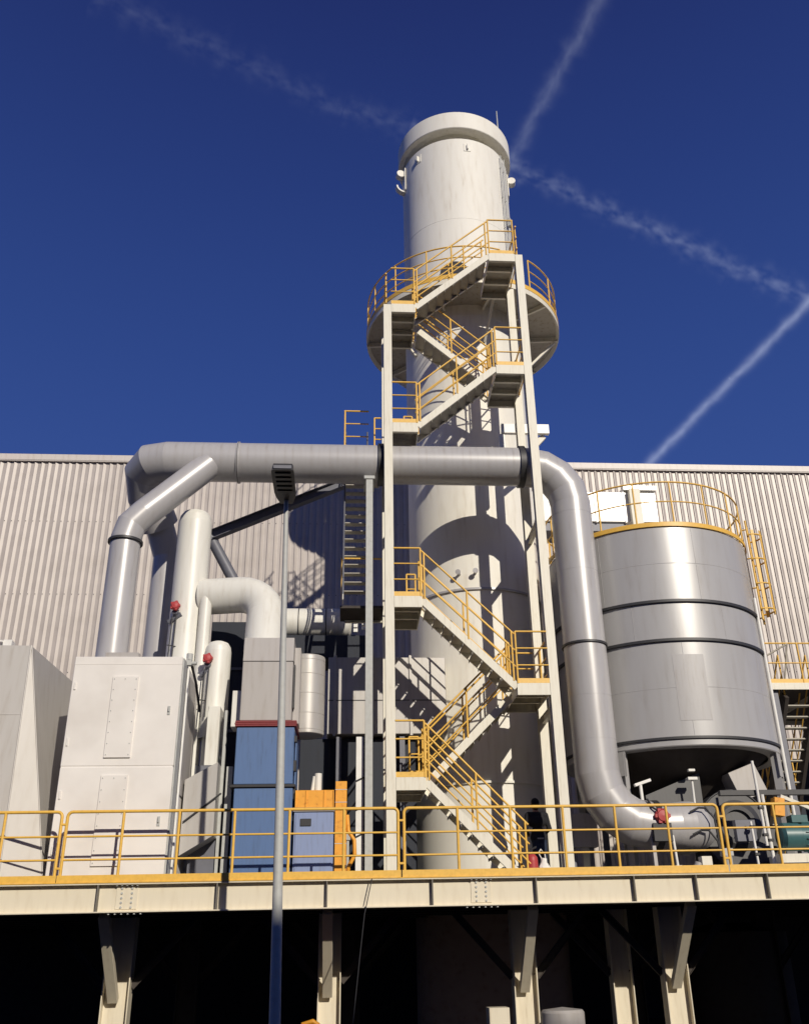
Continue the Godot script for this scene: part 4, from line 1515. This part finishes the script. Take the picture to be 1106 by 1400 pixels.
func make_right_stair() -> void:
	var t := thing("access_platform", "high access platform with yellow railing right of the silo, stair below", "platform")
	var y := 7.45
	var s := sur()
	span(s, Vector3(10.0, y - 0.04, -25.4), Vector3(14.0, y, -21.52), 0.002)
	put("deck_plate", s, M.shade, t)  # plate coloured dark to stand in for a shaded underside
	s = sur()
	span(s, Vector3(10.0, y - 0.16, -21.515), Vector3(14.0, y + 0.004, -21.5), 0.002)
	span(s, Vector3(10.0, y - 0.16, -25.415), Vector3(14.0, y + 0.004, -25.4), 0.002)
	for x in [10.0, 11.6, 13.0]:
		span(s, Vector3(x, y - 0.16, -25.398), Vector3(x + 0.02, y - 0.042, -21.517), 0.0)
	put("frame", s, M.cream, t)
	rail_run(t, [Vector3(10.03, y, -21.52), Vector3(13.9, y, -21.52)], [Vector3(10.03, y, -21.52), Vector3(11.0, y, -21.52), Vector3(12.0, y, -21.52), Vector3(13.0, y, -21.52)], {"heights": [1.0, 0.5]})
	rail_run(t, [Vector3(10.03, y, -25.38), Vector3(13.9, y, -25.38)], [Vector3(10.03, y, -25.38), Vector3(11.0, y, -25.38), Vector3(12.0, y, -25.38), Vector3(13.0, y, -25.38)], {"heights": [1.0, 0.5]})
	s = sur()
	tube(s, [Vector3(10.05, y + 0.62, -21.6), Vector3(10.75, y + 0.98, -21.5)], 0.022, 6)
	tube(s, [Vector3(10.55, y + 0.02, -21.6), Vector3(10.75, y + 0.98, -21.5)], 0.022, 6)
	put("gate_bar", s, M.landing, t)
	# stair under it, going down towards the hall
	var a := Vector3(0, y - 0.25, -21.7)
	var b := Vector3(0, DECK, -25.2)
	for x in [10.55, 11.25]:
		s = sur()
		bar(s, Vector3(x, a.y, a.z), Vector3(x, b.y, b.z), 0.09, 0.26, Vector3.UP, 0.002)
		put("stringer", s, M.shade, t)  # dark colour instead of shade from the platform above
		rail_run(t, [Vector3(x, a.y, a.z), Vector3(x, b.y, b.z)], [Vector3(x, a.y, a.z), Vector3(x, (a.y + b.y) * 0.5, (a.z + b.z) * 0.5)], {"heights": [1.0, 0.5], "toe": 0.0})
	for i in range(1, 19):
		s = sur()
		box(s, Vector3.ZERO, Vector3(0.67, 0.03, 0.2), Basis(), 0.002)
		var p := a.lerp(b, i / 19.0)
		inst("tread", s.commit(), M.tread, t, Transform3D(Basis(), Vector3(10.9, p.y, p.z)))
	for x in [10.2, 12.6]:
		for z in [-21.68, -25.2]:
			s = sur()
			span(s, Vector3(x, DECK + 0.002, z - 0.07), Vector3(x + 0.14, y - 0.165, z + 0.07), 0.002)
			put("leg", s, M.strut, t)


func make_shade_box() -> void:
	var t := thing("shade_box", "added dark box standing in for the shade below the access platform at the right edge", "container")
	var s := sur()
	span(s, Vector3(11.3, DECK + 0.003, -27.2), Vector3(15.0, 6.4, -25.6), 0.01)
	put("casing", s, M.shade_case, t)  # added box, dark in place of shade under the platform
	for x in [12.0, 12.8, 13.6]:
		s = sur()
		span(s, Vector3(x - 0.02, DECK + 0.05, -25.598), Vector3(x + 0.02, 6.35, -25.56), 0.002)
		put("rib", s, M.shade_case, t)


func make_fan_group() -> void:
	var t := thing("blower_fan", "blower with round scroll housing standing under the silo, coloured dark for its shade", "fan", Vector3(7.95, DECK, -19.75))
	var s := sur()
	# scroll: a growing spiral, given thickness along z
	var n := 36
	var outer := []
	for i in n + 1:
		var a := TAU * i / n
		var r := 0.62 + 0.3 * i / n
		outer.append(Vector3(cos(a) * r, 1.1 + sin(a) * r, 0))
	for i in n:
		var p: Vector3 = outer[i]
		var p2: Vector3 = outer[i + 1]
		var mid := (p + p2) * 0.5 - Vector3(0, 1.1, 0)
		var nn := mid.normalized()
		quad(s, p + Vector3(0, 0, 0.25), p2 + Vector3(0, 0, 0.25), p2 - Vector3(0, 0, 0.3), p - Vector3(0, 0, 0.3), nn)
		face(s, [Vector3(0, 1.1, 0.25), p + Vector3(0, 0, 0.25), p2 + Vector3(0, 0, 0.25)], Vector3.BACK)
		face(s, [Vector3(0, 1.1, -0.3), p - Vector3(0, 0, 0.3), p2 - Vector3(0, 0, 0.3)], Vector3.FORWARD)
	put("scroll_housing", s, M.fan, t)  # shade below the silo is put into the grey
	s = sur()
	tube(s, outer.map(func(p): return p + Vector3(0, 0, 0.25)), 0.022, 6, true, true)
	put("rim_angle", s, M.seam, t)
	s = sur()
	lathe(s, Vector3(0, 1.1, 0.25), [[0.5, 0.0], [0.5, 0.03], [0.38, 0.09], [0.30, 0.09], [0.30, 0.0]], 28, 0.0, TAU, Basis(Vector3.RIGHT, PI / 2))
	put("inlet_ring", s, M.seam, t)
	s = sur()
	lathe(s, Vector3(0, 1.1, 0.255), [[0.0, 0.01], [0.3, 0.01], [0.3, 0.02], [0.0, 0.02]], 24, 0.0, TAU, Basis(Vector3.RIGHT, PI / 2))
	put("inlet_cover", s, M.fan, t)
	s = sur()
	box(s, Vector3(0.42, 1.98, -0.1), Vector3(0.62, 0.62, 0.5), Basis(Vector3.BACK, 0.35))
	put("outlet_duct", s, M.hood, t)
	s = sur()
	for x in [-0.7, 0.7]:
		span(s, Vector3(x - 0.06, 0.003, -0.3), Vector3(x + 0.06, 0.7, 0.25))
	span(s, Vector3(-0.9, 0.003, -0.4), Vector3(0.9, 0.1, 0.35))
	put("frame", s, M.dark, t)
	s = sur()
	face(s, [Vector3(-1.75, 1.3, 0.0), Vector3(-1.75, 1.75, 0.0), Vector3(-0.55, 2.2, 0.0), Vector3(-0.55, 1.3, 0.0)], Vector3.BACK)
	face(s, [Vector3(-1.75, 1.75, 0.0), Vector3(-0.55, 2.2, 0.0), Vector3(-0.55, 2.2, -0.8), Vector3(-1.75, 1.75, -0.8)], Vector3.UP)
	face(s, [Vector3(-1.75, 1.3, 0.0), Vector3(-1.75, 1.75, 0.0), Vector3(-1.75, 1.75, -0.8), Vector3(-1.75, 1.3, -0.8)], Vector3.LEFT)
	face(s, [Vector3(-1.75, 1.3, 0.0), Vector3(-0.55, 1.3, 0.0), Vector3(-0.55, 1.3, -0.8), Vector3(-1.75, 1.3, -0.8)], Vector3.DOWN)
	face(s, [Vector3(-1.75, 1.3, -0.8), Vector3(-1.75, 1.75, -0.8), Vector3(-0.55, 2.2, -0.8), Vector3(-0.55, 1.3, -0.8)], Vector3.FORWARD)
	put("inlet_box", s, M.fan, t)
	s = sur()
	tube(s, [Vector3(-0.85, 1.1, 0.3), Vector3(-0.85, 2.0, 0.35)], 0.025, 8)
	box(s, Vector3(-0.85, 2.02, 0.35), Vector3(0.2, 0.06, 0.14))
	box(s, Vector3(-0.82, 2.2, 0.3), Vector3(0.14, 0.05, 0.1))
	put("sensor_bracket", s, M.bright, t)
	s = sur()
	box(s, Vector3(-1.9, 1.95, 0.35), Vector3(0.36, 0.06, 0.1), Basis(Vector3.BACK, 0.3))
	tube(s, [Vector3(-1.95, 1.2, 0.4), Vector3(-1.95, 1.92, 0.36)], 0.035, 8)
	put("sensor_bracket", s, M.bright, t)
	# supports under the duct elbow
	t = thing("duct_prop", "pale steel prop with base plate under the red damper drive", "support", Vector3(6.0, DECK, -18.85))
	s = sur()
	span(s, Vector3(-0.09, 0.003, -0.06), Vector3(-0.02, 0.86, 0.06), 0.003)
	span(s, Vector3(-0.1, 0.003, -0.07), Vector3(0.22, 0.3, 0.05), 0.003)
	put("prop", s, M.hood, t)
	s = sur()
	tube(s, [Vector3(0.38, 0.0, 0.05), Vector3(0.34, 0.85, 0.05)], 0.028, 8)
	box(s, Vector3(0.38, 0.16, 0.05), Vector3(0.12, 0.28, 0.1))
	put("jack", s, M.bright, t)
	s = sur()
	span(s, Vector3(-0.14, 0.2, -0.075), Vector3(0.25, 0.24, 0.056), 0.002)
	put("strap", s, M.dark, t)
	t = thing("pump_set", "small pump and pipe set on the floor below the duct outlet elbow", "pump", Vector3(6.95, DECK, -18.55))
	s = sur()
	tube(s, [Vector3(-0.5, 0.14, 0), Vector3(0.35, 0.14, 0)], 0.045, 10)
	tube(s, [Vector3(-0.35, 0.1, 0), Vector3(-0.25, 0.32, 0)], 0.08, 12)
	put("pipe", s, M.hood, t)
	s = sur()
	box(s, Vector3(-0.12, 0.26, 0), Vector3(0.2, 0.34, 0.2))
	put("pump_body", s, M.cream, t)
	s = sur()
	box(s, Vector3(0.32, 0.5, 0), Vector3(0.22, 0.14, 0.14))
	tube(s, [Vector3(0.32, 0.1, 0), Vector3(0.32, 0.44, 0)], 0.09, 12)
	put("valve", s, M.galv, t)
	s = sur()
	span(s, Vector3(-0.6, 0.003, -0.2), Vector3(0.55, 0.06, 0.2))
	put("base", s, M.dark, t)
	# motor
	t = thing("teal_motor", "teal green electric motor on a cream base frame at the right edge", "motor", Vector3(8.75, DECK, -18.4))
	s = sur()
	lathe(s, Vector3(-0.45, 0.75, 0), [[0.0, 0.0], [0.2, 0.0], [0.26, 0.05], [0.26, 0.36], [0.245, 0.37], [0.245, 1.0], [0.0, 1.02]], 32, 0.0, TAU, Basis(Vector3.DOWN, Vector3.RIGHT, Vector3.BACK))
	var mb := put("body", s, M.teal, t)
	for k in 14:
		s = sur()
		var a := TAU * k / 14
		box(s, Vector3(0.26, 0.75 + cos(a) * 0.26, sin(a) * 0.26), Vector3(0.56, 0.035, 0.008), Basis(Vector3.RIGHT, a), 0.0)
		put("cooling_fin", s, M.teal, mb)
	s = sur()
	span(s, Vector3(-0.2, 1.0, -0.12), Vector3(0.12, 1.14, 0.12))
	put("terminal_box", s, M.teal, mb)
	s = sur()
	span(s, Vector3(-0.75, 0.12, -0.35), Vector3(0.9, 0.26, 0.35), 0.004)
	span(s, Vector3(-0.6, 0.26, -0.3), Vector3(0.8, 0.42, 0.3), 0.004)
	put("base_frame", s, M.cream, t)
	s = sur()
	box(s, Vector3(-0.38, 1.3, 0.0), Vector3(0.2, 0.34, 0.2), Basis(Vector3.BACK, -0.15))
	put("guard_box", s, M.orange, t)
	s = sur()
	bar(s, Vector3(-0.32, 1.5, 0.05), Vector3(0.4, 1.2, 0.05), 0.07, 0.07)
	put("guard_bar", s, M.cream, t)
	# pipe rack
	var st := sur()
	span(st, Vector3(7.3, 4.4, -18.62), Vector3(11.5, 4.5, -18.5), 0.004)
	var pr := thing("pipe_rack", "dark horizontal pipe beam before the fan with three pale uprights", "pipe rack")
	put("beam", st, M.seam, pr)
	for q in [[8.14, 0.0, 1.55, 0.035], [7.82, 0.25, 1.05, 0.025], [8.05, 0.6, 2.2, 0.03], [9.9, 0.0, 1.5, 0.04]]:
		st = sur()
		tube(st, [Vector3(q[0], DECK + q[1], -18.45), Vector3(q[0] - 0.02, DECK + q[2], -18.45)], q[3], 8)
		put("upright", st, M.bright, pr)
		for k in 2:
			st = sur()
			box(st, Vector3(q[0], DECK + q[1] + 0.2 + 0.5 * k, -18.45), Vector3(0.1, 0.05, 0.09))
			put("clamp", st, M.dark, pr)
	st = sur()
	span(st, Vector3(7.55, 3.55, -18.75), Vector3(7.95, 3.95, -18.6))
	put("switch_box", st, M.strut, pr)
	# grey panel left of the elbow
	st = sur()
	span(st, Vector3(4.52, 3.62, -20.2), Vector3(5.15, 4.28, -19.95), 0.006)
	var gp := thing("junction_panel", "plain grey junction panel low between the stair tower and the duct elbow", "panel")
	put("box", st, M.hood, gp)
	st = sur()
	span(st, Vector3(4.6, DECK + 0.002, -20.1), Vector3(4.68, 3.618, -20.02), 0.0)
	span(st, Vector3(4.98, DECK + 0.002, -20.1), Vector3(5.06, 3.618, -20.02), 0.0)
	put("stand", st, M.strut, gp)


# ---------------------------------------------------------------- the worker and the bags
func cap_dist(p: Vector3, a: Vector3, b: Vector3, ra: float, rb: float) -> float:
	var ab := b - a
	var t := clampf((p - a).dot(ab) / ab.length_squared(), 0.0, 1.0)
	return p.distance_to(a + ab * t) - lerpf(ra, rb, t)


func body_field(p: Vector3, bones: Array) -> float:
	var d := 10.0
	for b in bones:
		var e := cap_dist(p, b[0], b[1], b[2], b[3])
		var k := 0.03
		var h := clampf(0.5 + 0.5 * (d - e) / k, 0.0, 1.0)
		d = lerpf(d, e, h) - k * h * (1.0 - h)
	return d


func net(s: SurfaceTool, bones: Array, cell: float, paint: Callable) -> void:
	var lo := Vector3(1e9, 1e9, 1e9)
	var hi := -lo
	for b in bones:
		for k in 2:
			var r: float = b[2 + k] + 0.04
			lo = lo.min(b[k] - Vector3(r, r, r))
			hi = hi.max(b[k] + Vector3(r, r, r))
	var n := Vector3i(((hi - lo) / cell).ceil()) + Vector3i.ONE
	var f := PackedFloat32Array()
	f.resize(n.x * n.y * n.z)
	for z in n.z:
		for y in n.y:
			for x in n.x:
				f[(z * n.y + y) * n.x + x] = body_field(lo + Vector3(x, y, z) * cell, bones)
	var at := {}
	for z in n.z - 1:
		for y in n.y - 1:
			for x in n.x - 1:
				var i := (z * n.y + y) * n.x + x
				var v := [f[i], f[i + 1], f[i + n.x], f[i + n.x + 1], f[i + n.x * n.y], f[i + n.x * n.y + 1], f[i + n.x * n.y + n.x], f[i + n.x * n.y + n.x + 1]]
				var inside := 0
				for k in 8:
					if v[k] < 0.0:
						inside += 1
				if inside == 0 or inside == 8:
					continue
				var sum := Vector3.ZERO
				var cnt := 0
				for e in [[0, 1], [2, 3], [4, 5], [6, 7], [0, 2], [1, 3], [4, 6], [5, 7], [0, 4], [1, 5], [2, 6], [3, 7]]:
					var va: float = v[e[0]]
					var vb: float = v[e[1]]
					if (va < 0.0) != (vb < 0.0):
						var t := va / (va - vb)
						var pa := Vector3(e[0] & 1, (e[0] >> 1) & 1, (e[0] >> 2) & 1)
						var pb := Vector3(e[1] & 1, (e[1] >> 1) & 1, (e[1] >> 2) & 1)
						sum += pa.lerp(pb, t)
						cnt += 1
				at[Vector3i(x, y, z)] = lo + (Vector3(x, y, z) + sum / cnt) * cell
	var grad := func(p: Vector3) -> Vector3:
		var h := 0.006
		return Vector3(body_field(p + Vector3(h, 0, 0), bones) - body_field(p - Vector3(h, 0, 0), bones), body_field(p + Vector3(0, h, 0), bones) - body_field(p - Vector3(0, h, 0), bones), body_field(p + Vector3(0, 0, h), bones) - body_field(p - Vector3(0, 0, h), bones)).normalized()
	var nor := {}
	for c in at:
		nor[c] = grad.call(at[c])
	var ax := [Vector3i(1, 0, 0), Vector3i(0, 1, 0), Vector3i(0, 0, 1)]
	for z in range(1, n.z - 1):
		for y in range(1, n.y - 1):
			for x in range(1, n.x - 1):
				var i := (z * n.y + y) * n.x + x
				for k in 3:
					var j: int = i + [1, n.x, n.x * n.y][k]
					if (f[i] < 0.0) == (f[j] < 0.0):
						continue
					var c := Vector3i(x, y, z)
					var u: Vector3i = ax[(k + 1) % 3]
					var w: Vector3i = ax[(k + 2) % 3]
					var q := [c - u - w, c - w, c, c - u]
					if not (at.has(q[0]) and at.has(q[1]) and at.has(q[2]) and at.has(q[3])):
						continue
					s.set_color(paint.call(at[q[2]]))
					tri(s, at[q[0]], at[q[1]], at[q[2]], nor[q[0]], nor[q[1]], nor[q[2]])
					tri(s, at[q[0]], at[q[2]], at[q[3]], nor[q[0]], nor[q[2]], nor[q[3]])


func make_person() -> void:
	var t := thing("person", "person in dark jacket and dark blue trousers seen from behind at the stack foot", "person", Vector3(3.86, DECK + 0.004, -19.62))
	var V := func(x, y, z) -> Vector3: return Vector3(x, y, z)
	# faces the stack (-z), weight on the right leg, arms bent in front
	var bones := [
		[V.call(0.09, 0.09, -0.02), V.call(0.08, 0.48, 0.0), 0.045, 0.062], [V.call(0.08, 0.48, 0.0), V.call(0.07, 0.86, 0.0), 0.068, 0.09],
		[V.call(-0.11, 0.09, 0.06), V.call(-0.09, 0.48, 0.02), 0.045, 0.062], [V.call(-0.09, 0.48, 0.02), V.call(-0.06, 0.86, 0.0), 0.068, 0.09],
		[V.call(0.09, 0.04, 0.04), V.call(0.11, 0.035, -0.16), 0.042, 0.036], [V.call(-0.11, 0.04, 0.12), V.call(-0.12, 0.035, -0.08), 0.042, 0.036],
		[V.call(-0.06, 0.92, 0.0), V.call(0.06, 0.92, 0.0), 0.115, 0.115], [V.call(-0.04, 1.02, 0.0), V.call(0.03, 1.02, 0.0), 0.11, 0.11],
		[V.call(-0.09, 1.24, -0.03), V.call(0.06, 1.24, -0.03), 0.115, 0.115], [V.call(-0.17, 1.36, -0.03), V.call(0.14, 1.36, -0.03), 0.07, 0.07],
		[V.call(-0.02, 1.38, -0.03), V.call(-0.02, 1.46, -0.045), 0.055, 0.05],
		[V.call(0.17, 1.36, -0.03), V.call(0.23, 1.1, -0.02), 0.06, 0.048], [V.call(0.23, 1.1, -0.02), V.call(0.16, 1.0, -0.24), 0.045, 0.035],
		[V.call(-0.2, 1.36, -0.03), V.call(-0.26, 1.1, -0.02), 0.06, 0.048], [V.call(-0.26, 1.1, -0.02), V.call(-0.17, 1.02, -0.24), 0.045, 0.035],
	]
	var cloth := Color(0.012, 0.013, 0.016)
	var jeans := Color(0.018, 0.028, 0.06)
	var skin := Color(0.42, 0.24, 0.17)
	var paint := func(p: Vector3) -> Color:
		if p.y < 0.1:
			return Color(0.02, 0.016, 0.013)
		if p.y < 0.88:
			return jeans
		if p.y > 1.425:
			return skin
		return cloth
	var s := sur()
	net(s, bones, 0.022, paint)
	# head, face to the stack
	var head := [
		[V.call(-0.02, 1.50, -0.07), V.call(-0.02, 1.60, -0.055), 0.066, 0.088], [V.call(-0.02, 1.485, -0.115), V.call(-0.02, 1.52, -0.1), 0.035, 0.05],
		[V.call(-0.02, 1.55, -0.155), V.call(-0.02, 1.525, -0.165), 0.011, 0.016], [V.call(0.068, 1.555, -0.06), V.call(0.07, 1.53, -0.062), 0.016, 0.012], [V.call(-0.108, 1.555, -0.06), V.call(-0.11, 1.53, -0.062), 0.016, 0.012],
	]
	net(s, head, 0.012, func(_p): return skin)
	# hands: palm, thumb and four bent fingers
	for k in [-1.0, 1.0]:
		var w := Vector3(0.16 if k > 0.0 else -0.17, 1.0 if k > 0.0 else 1.02, -0.26)
		var hb := [[w, w + Vector3(-k * 0.02, 0.0, -0.07), 0.028, 0.03]]
		for i in 4:
			var b0: Vector3 = w + Vector3(-k * 0.02 + (i - 1.5) * 0.02, 0.005, -0.085)
			var l: float = [0.034, 0.04, 0.037, 0.028][i]
			hb.append([b0, b0 + Vector3(0, -0.008, -l), 0.009, 0.0085])
			hb.append([b0 + Vector3(0, -0.008, -l), b0 + Vector3(0, -0.03, -l - 0.012), 0.0085, 0.008])
		hb.append([w + Vector3(-k * 0.03, 0.01, -0.03), w + Vector3(-k * 0.058, 0.012, -0.075), 0.011, 0.009])
		net(s, hb, 0.007, func(_p): return skin)
	var m := StandardMaterial3D.new()
	m.resource_name = "worker"
	m.vertex_color_use_as_albedo = true
	m.roughness = 0.85
	var body := put("body", s, m, t)
	s = sur()
	net(s, [[V.call(-0.02, 1.56, -0.035), V.call(-0.02, 1.625, -0.05), 0.085, 0.082], [V.call(-0.02, 1.50, -0.005), V.call(-0.02, 1.6, -0.01), 0.05, 0.07]], 0.014, func(_p): return Color(0.015, 0.01, 0.008))
	put("hair", s, m, body)
	s = sur()
	box(s, Vector3(0.01, 0.9, 0.118), Vector3(0.13, 0.025, 0.012))
	put("belt_label", s, M.hood, body)
	# red container and white bag beside the person
	t = thing("red_canister", "red upright canister with handle beside the white bag at the stack foot", "canister", Vector3(3.52, DECK + 0.003, -18.72))
	s = sur()
	lathe(s, Vector3.ZERO, [[0.0, 0.0], [0.1, 0.0], [0.11, 0.02], [0.11, 0.42], [0.1, 0.48], [0.06, 0.53], [0.035, 0.55], [0.0, 0.55]], 24)
	put("shell", s, M.red, t)
	s = sur()
	tube(s, [Vector3(0, 0.54, 0), Vector3(0, 0.62, 0), Vector3(0.1, 0.66, 0.02)], 0.02, 8)
	put("handle", s, M.dark, t)
	t = thing("white_bag", "crumpled white plastic bag standing beside the red canister", "bag", Vector3(3.76, DECK + 0.003, -18.76))
	s = sur()
	var rng := RandomNumberGenerator.new()
	rng.seed = 5
	var rows := []
	for j in 7:
		var row := []
		var yy := j * 0.075
		var rr: float = [0.11, 0.15, 0.15, 0.13, 0.10, 0.06, 0.05][j]
		for i in 14:
			var a := TAU * i / 14
			var w2 := rr * (0.82 + rng.randf() * 0.34)
			row.append(Vector3(cos(a) * w2, yy + rng.randf() * 0.02, sin(a) * w2 * 0.7))
		rows.append(row)
	for j in 6:
		for i in 14:
			var i2 := (i + 1) % 14
			var mid: Vector3 = (rows[j][i] + rows[j][i2]) * 0.5
			face(s, [rows[j][i], rows[j][i2], rows[j + 1][i2]], Vector3(mid.x, 0.01, mid.z))
			face(s, [rows[j][i], rows[j + 1][i2], rows[j + 1][i]], Vector3(mid.x, 0.01, mid.z))
	put("sack", s, M.bright, t)
	s = sur()
	tube(s, [Vector3(-0.04, 0.44, 0), Vector3(-0.1, 0.56, 0.0), Vector3(-0.05, 0.62, 0), Vector3(0.02, 0.54, 0), Vector3(0.03, 0.44, 0)], 0.012, 6, true, true)
	put("handle", s, M.bright, t)


func make_under_deck() -> void:
	var t := thing("white_drum", "white drum standing in the sun under the platform by a column", "drum", Vector3(3.62, 0, -17.45))
	var s := sur()
	lathe(s, Vector3.ZERO, [[0.0, 0.0], [0.36, 0.0], [0.36, 0.78], [0.33, 0.82], [0.0, 0.86]], 32)
	put("shell", s, M.hood, t)
	t = thing("crate", "pale wooden crate left of the column under the platform", "crate", Vector3(2.6, 0, -17.7))
	s = sur()
	span(s, Vector3(-0.2, 0, -0.2), Vector3(0.14, 0.87, 0.2))
	put("box", s, M.girder, t)
	t = thing("yellow_truck", "top of a yellow pallet truck at the lower edge under the platform", "pallet truck", Vector3(-0.6, 0, -17.0))
	s = sur()
	span(s, Vector3(-0.22, 0.2, -0.3), Vector3(0.5, 0.66, 0.2), 0.03)
	put("body", s, M.orange, t)
	s = sur()
	tube(s, [Vector3(-0.05, 0.6, 0.1), Vector3(-0.05, 0.74, 0.1), Vector3(0.1, 0.78, 0.1), Vector3(0.2, 0.72, 0.1)], 0.035, 8)
	put("handle", s, M.orange, t)
	for x in [-0.12, 0.4]:
		s = sur()
		tube(s, [Vector3(x, 0.1, 0.15), Vector3(x, 0.1, 0.22)], 0.1, 16)
		put("wheel", s, M.dark, t)
	s = sur()
	tube(s, [Vector3(0.42, 2.84, -16.36), Vector3(0.3, 2.3, -16.33), Vector3(0.22, 1.6, -16.36), Vector3(0.13, 0.76, -16.36), Vector3(0.1, 0.0, -16.4)], 0.009, 6, true, true)
	var cb := put("hanging_cable", s, M.dark, self)
	tag(cb, "thin dark cable hanging from the platform edge to the ground", "cable")
	# back of the undercroft: the wall of the hall and tanks in the dark
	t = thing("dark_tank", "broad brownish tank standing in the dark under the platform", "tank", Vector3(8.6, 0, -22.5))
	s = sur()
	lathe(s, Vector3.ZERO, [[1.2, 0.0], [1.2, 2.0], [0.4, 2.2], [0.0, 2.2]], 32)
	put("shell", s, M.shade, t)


func _ready() -> void:
	var cam := Camera3D.new()
	cam.name = "camera"
	cam.projection = Camera3D.PROJECTION_FRUSTUM
	cam.near = 0.1
	cam.far = 600.0
	cam.size = 0.1095119
	cam.frustum_offset = Vector2(-0.0016427, 0.0)
	cam.transform = Transform3D(Basis(Vector3(0.99719552, -0.02099606, 0.07183499), Vector3(-0.01180957, 0.9036712, 0.42806412), Vector3(-0.07390287, -0.42771196, 0.90088892)).orthonormalized(), Vector3(0, 1.7, 0))
	add_child(cam)
	cam.current = true
	var e := Environment.new()
	e.background_mode = Environment.BG_SKY
	var pano := PanoramaSkyMaterial.new()
	pano.panorama = ImageTexture.create_from_image(make_sky())
	var sky := Sky.new()
	sky.sky_material = pano
	e.sky = sky
	e.tonemap_mode = Environment.TONE_MAPPER_LINEAR
	e.tonemap_exposure = 1.0
	e.sdfgi_enabled = true
	e.ssao_enabled = true
	e.ssil_enabled = true
	var we := WorldEnvironment.new()
	we.name = "environment"
	we.environment = e
	add_child(we)
	var sun := DirectionalLight3D.new()
	sun.name = "sun"
	sun.light_energy = 1.16
	sun.light_color = Color(1.0, 0.962, 0.895)
	sun.light_angular_distance = 0.5
	sun.shadow_enabled = true
	add_child(sun)
	sun.look_at_from_position(Vector3.ZERO, Vector3(-0.40, -0.53, -1.0), Vector3.UP)

	make_materials()
	var s := sur()
	quad(s, Vector3(-400, 0, -400), Vector3(400, 0, -400), Vector3(400, 0, 400), Vector3(-400, 0, 400), Vector3.UP)
	put("ground", s, M.asphalt).set_meta("kind", "structure")
	make_hall()
	make_opposite_hall()
	make_platform()
	make_stack()
	make_tower()
	make_ducts()
	make_silo()
	make_white_duct()
	make_front_rails()
	make_side_stair()
	make_pipe_support()
	make_right_stair()
	make_shade_box()
	make_cabinet()
	make_hopper()
	make_machines()
	make_white_pipes()
	make_fan_group()
	make_lamp()
	make_person()
	make_under_deck()
